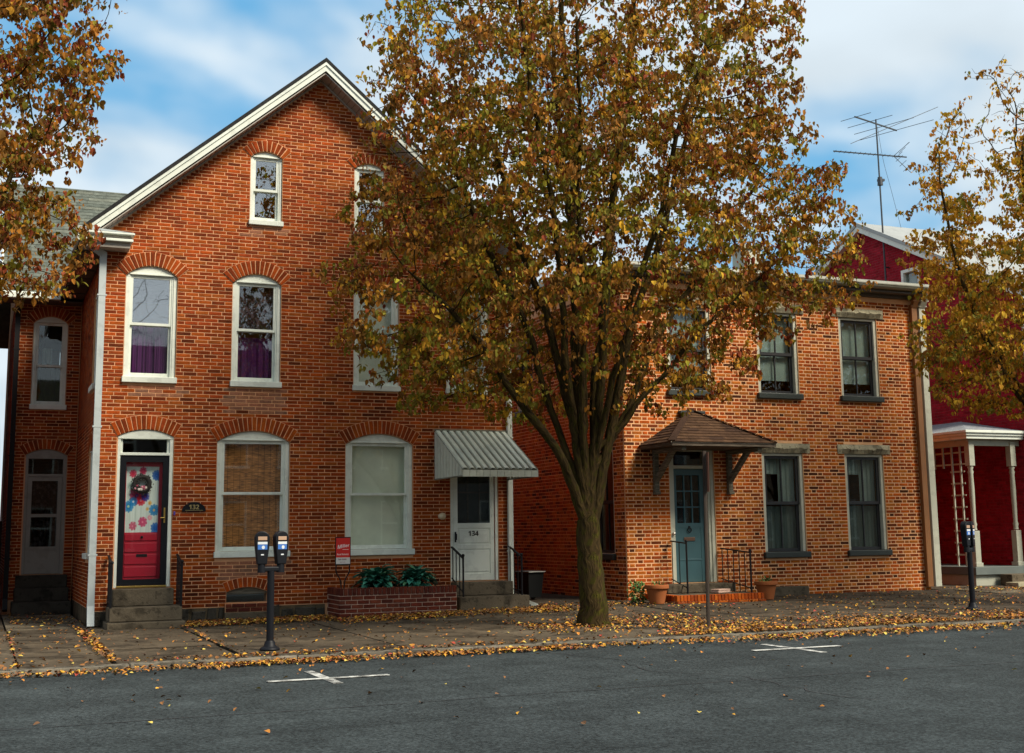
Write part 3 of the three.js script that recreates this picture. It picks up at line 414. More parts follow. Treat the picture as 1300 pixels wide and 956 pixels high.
      part(aw, 'valance_slat', span(a - 0.004, b + 0.028, yb, yf - 0.012 - R() * 0.004, z1 + 0.001, z1 + 0.014), m); part(aw, 'valance_gap', span(b + 0.029, a + pitch - 0.005, yb + 0.003, yf - 0.045, z1 - 0.009, z1 + 0.0005), M.awningDirty); }
    for (const [sx, o] of [[x0, -0.008], [x1, 0.008]]) for (let i = 0; i < 9; i++) { const za = 0.03 + i * z1 / 9 * 0.98, zb = za + z1 / 9 * 0.83, ya = lerp(yt, yf, za / z1), y2 = lerp(yt, yf, zb / z1), q = (z, y) => V(sx + o, y, z), r = (z, y) => V(sx, y, z); part(aw, 'side_slat', quads([[q(zb, yb), q(za, yb), q(za, ya), q(zb, y2)], [r(za, yb), r(zb, yb), r(zb, y2), r(za, ya)], [r(zb, yb), q(zb, yb), q(zb, y2), r(zb, y2)], [q(za, yb), r(za, yb), r(za, ya), q(za, ya)]]), M.awning); }
  }
  // side walls, rear
  const sideOps = [op(-1.35, 0.36, 3.84, 5.45, 0.15, 0.2), op(-1.35, 0.36, 1.05, 2.80, 0.15, 0.2)], LF = leftFrame(L);
  brickWall(H, LF, { u0: -4.7, u1: -0.032, v0: 0.275, vTop: 5.98, outline: [[-12, -0.05], [-0.012, -0.05], [-0.012, 6.0], [-12, 6.0]], openings: sideOps, pal: 'a', mortar: M.mortarA, seed: 12, len: 0.215 });
  sideOps.forEach((o, i) => { archRing(H, LF, o, 'a', M.mortarA, 140 + i); archedWindow(H, LF, o, { rail: (o.v0 + o.vs) / 2, cover: paleShade }); });
  plainWall(H, rightFrame(Rr), [[0.03, -0.05], [12, -0.05], [12, 6], [0.03, 6]], palMats.a[1], 0.3, -0.012);
  plainWall(H, backFrame(-12), [[-Rr + 0.03, -0.05], [-L - 0.03, -0.05], [-L - 0.03, roofY(L) - 0.2], [-peakX, peakY - 0.2], [-Rr + 0.03, roofY(Rr) - 0.2]], M.mortarA);
  // roof, rakes, soffits
  { const e0 = 1.27, e1 = 2 * peakX - e0, chev = (o, t, a, b) => [[[a, roofY(a) - o - t], [peakX, peakY - o - t], [peakX, peakY - o], [a, roofY(a) - o]], [[peakX, peakY - o - t], [b, roofY(b) - o - t], [b, roofY(b) - o], [peakX, peakY - o]]];
    const rf = chev(-0.055, 0.075, e0 - 0.04, e1 + 0.04).map(p => extrude(p, 12.75).translate(0, 0, -12.35)); part(H, 'roof', rf, M.roofDark);
    for (const p of chev(0.022, 0.055, e0, e1)) part(H, 'rake_board', extrude(p, 0.05).translate(0, 0, 0.345), M.white);
    for (const p of chev(0.070, 0.11, e0 + 0.05, e1 - 0.05)) part(H, 'rake_board', extrude(p, 0.03).translate(0, 0, 0.345), M.white);
    chev(0.205, 0.022, e0 + 0.1, e1 - 0.1).forEach((p, k) => { part(H, 'rake_soffit', extrude(p, 0.335).translate(0, 0, 0.011), M.soffitWhite); });
    chev(0.230, 0.035, L + 0.03, Rr - 0.03).forEach(p => part(H, 'frieze_board', extrude(p, 0.026).translate(0, 0, 0.008), M.soffitWhite));
    { const R = rng(71), g = []; for (const sgn of [-1, 1]) for (let i = 0; i < 44; i++) { const x = peakX + sgn * (0.12 + i * 0.085), y = roofY(x) - 0.230; g.push(box(0.006, 0.004, 0.33, x, y, 0.178)); } part(H, 'soffit_joints', g, M.soffit, { kind: 'stuff' }); }
    // returns and eaves on both sides
    for (const s of [-1, 1]) { const X = x => peakX + s * (peakX - x) * -1, sp = (a, b, ...r) => { const p = X(a), q = X(b); return span(Math.min(p, q), Math.max(p, q), ...r); };
      part(H, 'cornice_return', [sp(1.27, 2.10, 6.165, 6.20, 0.004, 0.42, 0.012), sp(1.29, 2.08, 6.06, 6.105, 0.0055, 0.395, 0.01)], M.white); part(H, 'cornice_bed', [sp(1.33, 2.05, 6.10, 6.166, 0.005, 0.35), sp(1.33, 2.04, 5.97, 6.061, 0.006, 0.33)], M.soffitWhite);
      part(H, 'return_roof', extrude([[X(1.22), 6.205], [X(2.11), 6.205], [X(1.22), 6.27]].sort((p, q) => 0), 0.40).translate(0, 0, 0.01), M.alu);
      part(H, 'gutter', [sp(1.21, 1.27, 6.03, 6.17, s < 0 ? -4.25 : -12, 0.40, 0.02)], M.white);
      const so = part(H, 'soffit', [sp(1.27, 1.70, 5.955, 5.975, s < 0 ? -4.3 : -12, -0.002)], M.soffit); for (let k = 0; k < 6; k++) part(so, 'soffit_panel', sp(1.30, 1.66, 5.935, 5.954, -0.74 * k - 0.70, -0.74 * k - 0.06, 0.006), M.soffit);
    } }
  downspout(H, [[1.42, 6.04, 0.16], [1.655, 5.90, 0.058], [1.655, 0.36, 0.058], [1.655, 0.05, 0.16]], M.alu, 0.105, 0.08);
  downspout(H, [[8.97, 6.04, 0.20], [8.69, 5.85, 0.05], [8.69, 0.30, 0.05], [8.76, 0.25, 0.12], [8.93, 0.13, 0.62]], M.white, 0.085, 0.07);
  // set-back wing with its own door
  { const z = -4.7, WF = frontFrame(z), w = op(1.125, 0.315, 3.83, 5.50, 0.14, 0.20), d = op(1.135, 0.38, 0.735, 2.96, 0.12, 0.20), u0 = 0.47;
    brickWall(H, WF, { u0, u1: 1.672, v0: 0.275, vTop: 6.0, outline: [[u0 + 0.01, -0.05], [1.675, -0.05], [1.675, 6.02], [u0 + 0.01, 6.02]], openings: [w, d], pal: 'a', mortar: M.mortarA, seed: 14 });
    [w, d].forEach((o, i) => archRing(H, WF, o, 'a', M.mortarA, 160 + i));
    archedWindow(H, WF, w, { rail: 4.68, glass: M.glassDim, cover: (g, q) => { part(g, 'curtain', cloth(q.x0, q.x1, q.y0, q.rail, -0.19, 0.015, 4, 3), olive); part(g, 'tied_cloth', cloth(q.x0 + 0.12, q.x0 + 0.30, q.rail + 0.02, q.rail + 0.36, -0.18, 0.02, 2, 5), sheer); } });
    const dr = groupPart(H, 'door', 'grey storm door in the set back wing'), x0 = d.u - d.hw, x1 = d.u + d.hw, grey = std(lin(0.30, 0.29, 0.26), { map: T.paint, roughness: 0.6 });
    part(dr, 'frame', [span(x0 + 0.004, x0 + 0.07, 0.74, d.vs + 0.01, -0.2, -0.02), span(x1 - 0.07, x1 - 0.004, 0.74, d.vs + 0.01, -0.2, -0.02), headBoard(d, 0.006, -0.015, -0.2, 2.90), span(x0 + 0.068, x1 - 0.068, 2.56, 2.61, -0.2, -0.021)], grey);
    const lf = part(dr, 'leaf', [span(x0 + 0.075, x0 + 0.15, 0.745, 2.555, -0.07, -0.03), span(x1 - 0.15, x1 - 0.075, 0.745, 2.555, -0.07, -0.03), ...[[0.746, 0.80], [1.19, 1.25], [1.80, 1.86], [2.48, 2.554]].map(([p, q]) => span(x0 + 0.148, x1 - 0.148, p, q, -0.069, -0.031)), span(x0 + 0.14, x1 - 0.14, 0.79, 1.2, -0.06, -0.045)], grey);
    for (const [p, q] of [[1.24, 1.81], [1.85, 2.49], [2.61, 2.90]]) part(lf, 'pane', span(x0 + 0.14, x1 - 0.14, p, q, -0.055, -0.05), M.glassDim);
    part(lf, 'lace', cloth(x0 + 0.15, x1 - 0.15, 1.24, 2.48, -0.12, 0.01, 4, 9), darkLace); part(lf, 'inner_door', span(x0 + 0.02, x1 - 0.02, 0.745, 2.93, -0.24, -0.205), M.brown);
    H.children.filter(c => c === dr).forEach(c => c.applyMatrix4(WF));
    brickWall(H, leftFrame(u0), { u0: -9, u1: z - 0.034, v0: 0.1, vTop: 6.0, outline: [[-12, -0.05], [z - 0.012, -0.05], [z - 0.012, 6.05], [-8, 8.9], [-12, 6]], pal: 'a', mortar: M.mortarA, seed: 15 }); plainWall(H, backFrame(-12), [[-1.66, -0.05], [-u0 - 0.01, -0.05], [-u0 - 0.01, 6], [-1.66, 6]], palMats.a[1]);
    const O = V(0.22, 6.02, z + 0.42), U = V(0, 0.9, -1).normalize(), S = V(1, 0, 0);
    part(H, 'wing_roof', [quads([[V(0.22, 6.01, z + 0.42), V(3.3, 6.01, z + 0.42), V(3.3, 8.98, z - 2.88), V(0.22, 8.98, z - 2.88)], [V(0.22, 8.98, z - 2.88), V(3.3, 8.98, z - 2.88), V(3.3, 6, -12), V(0.22, 6, -12)], [V(0.22, 5.93, z + 0.42), V(0.22, 8.9, z - 2.88), V(3.3, 8.9, z - 2.88), V(3.3, 5.93, z + 0.42)]])], M.roofGrey);
    shingleRows(H, 'wing_shingles', O, S, U, 3.08, 4.4, 0.14, 0.30, [M.roofGrey, std(lin(0.14, 0.16, 0.135), { map: T.shingle, roughness: 0.95 }), std(lin(0.20, 0.215, 0.175), { map: T.shingle, roughness: 0.95 })], 91);
    part(H, 'wing_rake', [bar(V(0.21, 5.94, z + 0.42), V(0.21, 8.92, z - 2.88), 0.03, 0.16)], M.white);
    part(H, 'wing_gutter', [span(0.2, 1.26, 5.88, 6.01, z + 0.42, z + 0.52, 0.02)], M.white); part(H, 'wing_soffit', span(0.24, 1.66, 5.86, 5.88, z + 0.01, z + 0.42), M.soffit);
    part(H, 'wing_step', [span(0.62, 1.64, -0.05, 0.26, z + 0.01, z + 0.72, 0.015), span(0.66, 1.60, 0.262, 0.50, z + 0.012, z + 0.44, 0.015), span(0.68, 1.58, 0.502, 0.73, z + 0.014, z + 0.22, 0.012)], M.fieldStone);
    downspout(H, [[0.52, 5.86, z + 0.3], [0.52, 5.6, z + 0.06], [0.52, 0.3, z + 0.06], [0.52, 0.1, z + 0.2]], M.iron, 0.09, 0.08);
  }
  finish(H, 5.2, 0, -6);
}
// square headed window: stone lintel and sill, cream casing, dark two-over-two sashes
function stoneWindow(parent, frame, u, hw, v0, v1, { cover, lintel = true, label } = {}) {
  const w = groupPart(parent, 'window', label), R = rng(Math.floor(u * 100 + v0 * 10));
  if (lintel) { // rock-faced lintel
    const a = u - hw - 0.17, b = u + hw + 0.17, n = 14, q = []; const z = i => i === 0 || i === n ? 0.015 : 0.045 + R() * 0.035, zs = [...Array(n + 1)].map((_, i) => z(i)), y0 = v1 + 0.004, y1 = v1 + 0.192, X = i => lerp(a, b, i / n);
    for (let i = 0; i < n; i++) { const m0 = V(X(i), (y0 + y1) / 2 + (R() - .5) * .05, zs[i]), m1 = V(X(i + 1), (y0 + y1) / 2, zs[i + 1]); q.push([V(X(i), y0, 0.012), V(X(i + 1), y0, 0.012), m1, m0], [m0, m1, V(X(i + 1), y1, 0.012), V(X(i), y1, 0.012)], [V(X(i), y1, 0.012), V(X(i + 1), y1, 0.012), V(X(i + 1), y1, -0.1), V(X(i), y1, -0.1)], [V(X(i), y0, -0.1), V(X(i + 1), y0, -0.1), V(X(i + 1), y0, 0.012), V(X(i), y0, 0.012)]); }
    q.push([V(a, y0, -0.1), V(a, y0, 0.012), V(a, y1, 0.012), V(a, y1, -0.1)], [V(b, y0, 0.012), V(b, y0, -0.1), V(b, y1, -0.1), V(b, y1, 0.012)]); part(w, 'lintel', quads(q), M.stone); }
  part(w, 'sill', span(u - hw - 0.05, u + hw + 0.05, v0 - 0.118, v0 - 0.002, -0.2, 0.075, 0.018), M.green);
  const c = 0.07; part(w, 'casing', [span(u - hw + 0.003, u - hw + c, v0, v1 - 0.002, -0.2, -0.028, 0.006), span(u + hw - c, u + hw - 0.003, v0, v1 - 0.002, -0.2, -0.028, 0.006), span(u - hw + c - 0.004, u + hw - c + 0.004, v1 - 0.05, v1 - 0.003, -0.2, -0.03, 0.005)], M.cream);
  const i0 = u - hw + c, i1 = u + hw - c, top = v1 - 0.05, mid = (v0 + top) / 2, s = 0.055;
  const sash = (a, b, z) => { part(w, 'sash', [span(i0 + 0.002, i0 + s + 0.01, a, b, z - 0.035, z, 0.004), span(i1 - s - 0.01, i1 - 0.002, a, b, z - 0.035, z, 0.004), span(i0 + s, i1 - s, a + 0.001, a + 0.06, z - 0.034, z - 0.001), span(i0 + s, i1 - s, b - 0.05, b - 0.001, z - 0.034, z - 0.001), span(u - 0.012, u + 0.012, a + 0.05, b - 0.04, z - 0.033, z - 0.002)], M.darkSash); for (const [p, q] of [[i0 + s, u - 0.010], [u + 0.010, i1 - s]]) part(w, 'pane', span(p, q, a + 0.05, b - 0.04, z - 0.022, z - 0.018), M.glassDim); };
  sash(mid - 0.02, top - 0.002, -0.075); sash(v0 + 0.002, mid + 0.02, -0.115);
  if (cover) cover(w, { x0: i0 + 0.01, x1: i1 - 0.01, y0: v0 + 0.02, y1: top, rail: mid, u });
  w.applyMatrix4(frame); return w;
}
// ================================================================ orange brick house with the hood
{
  const H = thing('brick_house', 'square orange brick house with teal door under a brown shingled hood', 'house'), F = frontFrame(0), L = 11.02, Rr = 18.02, zB = -11;
  const rect = (u, hw, a, b) => op(u, hw, a, b), lo = [14.53, 16.5].map(u => rect(u, 0.48, 0.96, 2.87)), up = [12.5, 14.53, 16.52].map(u => rect(u, 0.48, 4.055, 5.675)), dr = rect(12.46, 0.49, 0.42, 2.95);
  const lints = [...lo, ...up].map(o => rect(o.u, o.hw + 0.17, o.vs, o.vs + 0.196)), sills = [...lo, ...up].map(o => rect(o.u, o.hw + 0.05, o.v0 - 0.12, o.v0));
  const opsAll = [...lo, ...up, dr];
  // bricks keep clear of lintels and sills; the mortar slab is cut by the openings only
  const wallOps = opsAll.map((o, i) => o === dr ? o : Object.assign(rect(o.u, o.hw, o.v0 - 0.12, o.vs + 0.196)));
  brickWall(H, F, { u0: L, u1: Rr, v0: 0.12, vTop: 6.10, outline: [[L + 0.012, -0.05], [Rr - 0.012, -0.05], [Rr - 0.012, 6.13], [L + 0.012, 6.13]], openings: [...wallOps, ...lints, ...sills].slice(0, wallOps.length), bond: 'flem', course: 0.068, len: 0.228, joint: 0.0185, pal: 'b', mortar: M.mortarB, single: 300, seed: 21, label: 'front wall of bright orange brick laid long and short in turn' });
  // brick fill beside the lintel and sill ends is carried by the stone pieces themselves, which are wider than the opening
  const veil = (w, q) => { part(w, 'curtain', [cloth(lerp(q.x0, q.x1, 0.5), q.x1 - 0.02, q.rail, q.y1, -0.19, 0.012, 3, 3), cloth(q.x0 + 0.02, lerp(q.x0, q.x1, 0.46), lerp(q.rail, q.y1, 0.62), q.y1, -0.18, 0.012, 3, 7)], sheer); part(w, 'half_curtain', cloth(q.x0 + 0.02, q.x1 - 0.02, q.y0, q.rail - 0.05, -0.20, 0.014, 6, 5), std(lin(0.30, 0.32, 0.28), { map: T.plain, roughness: 0.95, side: THREE.DoubleSide })); };
  const blind = (w, q) => part(w, 'roller_shade', cloth(q.x0 + 0.01, q.x1 - 0.01, lerp(q.y0, q.y1, 0.16), q.y1, -0.19, 0.002, 1, 3), std(lin(0.66, 0.70, 0.60), { map: T.plain, roughness: 0.9, side: THREE.DoubleSide }));
  for (const o of lo) stoneWindow(H, F, o.u, o.hw, o.v0, o.vs, { cover: veil });
  for (const o of up) stoneWindow(H, F, o.u, o.hw, o.v0, o.vs, { cover: blind });
  // teal door
  { const d = groupPart(H, 'door', 'teal door with nine small panes'), a = 11.99, b = 12.93;
    part(d, 'frame', [span(11.972, 12.075, 0.425, 2.945, -0.2, -0.02, 0.008), span(12.77, 12.945, 0.425, 2.945, -0.2, -0.02, 0.008), span(12.79, 12.815, 0.426, 2.944, -0.15, 0.006), span(12.86, 12.885, 0.426, 2.944, -0.15, 0.004), span(12.07, 12.775, 2.885, 2.944, -0.2, -0.025), span(12.07, 12.775, 2.555, 2.615, -0.2, -0.025, 0.006)], M.cream);
    part(d, 'transom_pane', span(12.07, 12.775, 2.61, 2.89, -0.12, -0.115), M.glassDim);
    const x0 = 12.08, x1 = 12.765, leaf = part(d, 'leaf', [span(x0, x0 + 0.09, 0.43, 2.55, -0.16, -0.10, 0.004), span(x1 - 0.09, x1, 0.43, 2.55, -0.16, -0.10, 0.004), span(x0 + 0.088, x1 - 0.088, 0.431, 1.53, -0.159, -0.108), span(x0 + 0.088, x1 - 0.088, 2.43, 2.549, -0.159, -0.101), span(x0 + 0.088, x1 - 0.088, 0.83, 0.86, -0.155, -0.100, 0.004), span(x0 + 0.088, x1 - 0.088, 1.44, 1.532, -0.155, -0.1005)], M.teal);
    const gx0 = x0 + 0.09, gx1 = x1 - 0.09; for (let i = 1; i < 3; i++) part(leaf, 'glazing_bar', span(lerp(gx0, gx1, i / 3) - 0.012, lerp(gx0, gx1, i / 3) + 0.012, 1.53, 2.43, -0.15, -0.104), M.teal); for (let i = 1; i < 3; i++) part(leaf, 'glazing_bar', span(gx0, gx1, lerp(1.53, 2.43, i / 3) - 0.012, lerp(1.53, 2.43, i / 3) + 0.012, -0.149, -0.106), M.teal);
    for (let i = 0; i < 3; i++) for (let j = 0; j < 3; j++) part(leaf, 'pane', span(lerp(gx0, gx1, i / 3) + 0.011, lerp(gx0, gx1, (i + 1) / 3) - 0.011, lerp(1.53, 2.43, j / 3) + 0.011, lerp(1.53, 2.43, (j + 1) / 3) - 0.011, -0.13, -0.127), M.glassDim);
    part(leaf, 'mail_slot', span(12.30, 12.54, 1.195, 1.265, -0.107, -0.092, 0.006), std(lin(0.16, 0.09, 0.06), { roughness: 0.5, metalness: 0.5 }));
    part(leaf, 'knocker', [new THREE.TorusGeometry(0.04, 0.009, 8, 16).translate(12.42, 1.40, -0.085), box(0.03, 0.05, 0.03, 12.42, 1.45, -0.095)], M.iron);
    part(d, 'knob', [new THREE.SphereGeometry(0.03, 14, 10).translate(12.025, 1.34, 0.02), rod(V(12.025, 1.34, -0.03), V(12.025, 1.34, 0.02), 0.02)], std(lin(0.75, 0.72, 0.65), { roughness: 0.25, metalness: 0.5 })); }
  // hood: three shingled faces on timber brackets
  { const ey = 2.965, A = V(12.47, 3.66, 0.01), BL = V(11.35, ey, 0.01), FL = V(11.35, ey, 1.2), FR = V(13.58, ey, 1.2), BR = V(13.58, ey, 0.01), hood = part(H, 'hood', [quads([[FL, FR, A, A], [BL, FL, A, A], [FR, BR, A, A], [BL, BR, FR, FL]].map(q => q.map(p => p.clone()))), span(11.36, 13.57, 2.90, 2.962, 1.12, 1.19), span(11.362, 11.43, 2.902, 2.961, 0.01, 1.13), span(13.50, 13.568, 2.902, 2.961, 0.01, 1.13), span(11.42, 13.51, 2.90, 2.93, 0.012, 1.125)], std(lin(0.16, 0.13, 0.10), { map: T.wood, roughness: 0.85 }), { label: 'brown shingled hood over the teal door' });
    part(hood, 'drip_edge', [span(11.335, 13.595, 2.952, 2.972, 1.192, 1.205)], std(lin(0.30, 0.28, 0.23), { roughness: 0.5 }));
    const R = rng(77), mats = [M.roofBrown, M.roofBrown2, M.roofBrown3];
    for (const [P, Q] of [[FL, FR], [BL, FL], [FR, BR]]) { // face P-Q-A
      const S = V(0, 0, 0).subVectors(Q, P), w = S.length(); S.normalize(); const m = V(0, 0, 0).subVectors(A, P), s0 = m.dot(S), U = m.clone().addScaledVector(S, -s0), h = U.length(); U.normalize(); const N = V(0, 0, 0).crossVectors(S, U), exp = 0.115, lft = t => s0 * t / h, rgt = t => w - (w - s0) * t / h;
      for (let j = 0; j * exp < h - 0.05; j++) { const t0 = j * exp - 0.012, t1 = Math.min(h - 0.005, j * exp + exp * 1.25); for (let s = -R() * 0.25; s < w;) { const e = s + 0.17 + R() * 0.14; const cl = (v, t) => clamp(v, lft(Math.max(t, 0)), rgt(Math.max(t, 0))), a0 = cl(s + 0.003, t0), b0 = cl(e, t0), a1 = cl(s + 0.003, t1), b1 = cl(e, t1); s = e; if (b0 - a0 < 0.025) continue; const pt = (ss, tt, k) => P.clone().addScaledVector(S, ss).addScaledVector(U, tt).addScaledVector(N, k), lo2 = 0.016 + R() * 0.006; const a = pt(a0, t0, lo2), b = pt(b0, t0, lo2), c = pt(b1, t1, 0.004), d = pt(a1, t1, 0.004); part(hood, 'shingle', quads([[a, b, c, d], [pt(a0, t0, 0), pt(b0, t0, 0), b, a]]), mats[Math.floor(R() * 3)]); } }
    }
    for (const [p, q] of [[A, FL], [A, FR]]) part(hood, 'hip_cap', bar(q.clone().add(V(0, 0.024, 0)), p.clone().add(V(0, 0.03, 0)), 0.13, 0.014), M.roofBrown3);
    part(hood, 'flashing', bar(V(12.2, 3.62, 0.04), V(12.74, 3.62, 0.04), 0.14, 0.05), std(lin(0.03, 0.04, 0.04), { roughness: 0.8 }));
    for (const x of [11.66, 13.27]) part(hood, 'bracket', [span(x - 0.05, x + 0.05, 2.10, 2.895, 0.002, 0.085, 0.01), bar(V(x, 2.33, 0.06), V(x, 2.86, 0.72), 0.085, 0.085), span(x - 0.049, x + 0.049, 2.82, 2.896, 0.08, 1.1, 0.008), span(x - 0.06, x + 0.06, 2.06, 2.12, 0.002, 0.11, 0.01)], M.timber); }
  // cornice, gutter, low roof
  part(H, 'cornice', [span(L - 0.05, Rr + 0.05, 6.135, 6.20, -0.3, 0.06, 0.01), span(L - 0.12, Rr + 0.12, 6.201, 6.25, -0.35, 0.26, 0.01)], std(lin(0.11, 0.10, 0.085), { map: T.plain, roughness: 0.6 }));
  part(H, 'gutter', [new THREE.CylinderGeometry(0.085, 0.085, Rr - L + 0.36, 14, 1, false, 0, Math.PI).rotateZ(Math.PI / 2).rotateX(Math.PI / 2).translate((L + Rr) / 2, 6.345, 0.30), span(L - 0.17, Rr + 0.17, 6.335, 6.365, 0.22, 0.395, 0.008), span(L - 0.16, Rr + 0.16, 6.25, 6.335, 0.20, 0.225)], std(lin(0.26, 0.26, 0.21), { map: T.paint, roughness: 0.5 }));
  const rd = z => 6.36 + (z > -4.5 ? (0.3 - z) * 0.085 : 4.8 * 0.085 + (z + 4.5) * 0.085);
  part(H, 'roof', extrude([[0.3, 6.27], [0.3, 6.37], [-4.5, rd(-4.5)], [zB - 0.3, 6.2], [zB - 0.3, 6.1], [-4.5, rd(-4.5) - 0.1]].map(([z, y]) => [-z, y]), Rr - L + 0.3).applyMatrix4(new THREE.Matrix4().makeBasis(V(0, 0, -1), V(0, 1, 0), V(1, 0, 0))).translate(L - 0.15, 0, 0), M.roofDark);
  part(H, 'rake_trim', [bar(V(L - 0.165, 6.33, 0.3), V(L - 0.165, rd(-4.5) - 0.03, -4.5), 0.03, 0.13), bar(V(L - 0.165, rd(-4.5) - 0.03, -4.5), V(L - 0.165, 6.15, zB), 0.03, 0.13)], M.cream);
  { const c = groupPart(H, 'chimney'); part(c, 'stack', span(16.35, 16.85, 6.4, 7.95, -4.3, -3.8, 0.01), M.cream); part(c, 'cap', span(16.31, 16.89, 7.951, 8.05, -4.34, -3.76, 0.01), M.stone); }
  // side walls and rear
  const LF = leftFrame(L), sw = [rect(-0.92, 0.46, 0.98, 2.95), rect(-4.6, 0.45, 4.05, 5.6)];
  brickWall(H, LF, { u0: -8.4, u1: -0.034, v0: 0.12, vTop: 6.10, outline: [[zB, -0.05], [-0.012, -0.05], [-0.012, 6.3], [-4.5, rd(-4.5) - 0.1], [zB, 6.1]], openings: sw, bond: 'flem', course: 0.068, len: 0.228, joint: 0.014, pal: 'b', mortar: M.mortarB, seed: 22 });
  sw.forEach(o => stoneWindow(H, LF, o.u, o.hw, o.v0, o.vs, { lintel: false }));
  plainWall(H, rightFrame(Rr), [[0.03, -0.05], [-zB, -0.05], [-zB, 6.2], [4.5, 6.6], [0.03, 6.2]], palMats.b[1], 0.3, -0.012); plainWall(H, backFrame(zB), [[-Rr + 0.03, -0.05], [-L - 0.03, -0.05], [-L - 0.03, 6.1], [-Rr + 0.03, 6.1]], M.mortarB);
  downspout(H, [[17.93, 6.24, 0.24], [17.93, 5.95, 0.05], [17.93, 0.2, 0.05]], std(lin(0.30, 0.125, 0.035), { map: T.plain, roughness: 0.5 }), 0.13, 0.09);
  downspout(H, [[18.12, 6.24, 0.26], [18.12, 5.95, 0.06], [18.12, 0.2, 0.06]], M.cream, 0.15, 0.10);
  part(H, 'cellar_stone', span(13.98, 14.90, -0.02, 0.30, 0.003, 0.16, 0.015), M.darkStone);
  finish(H, 14.5, 0, -5.5);
}
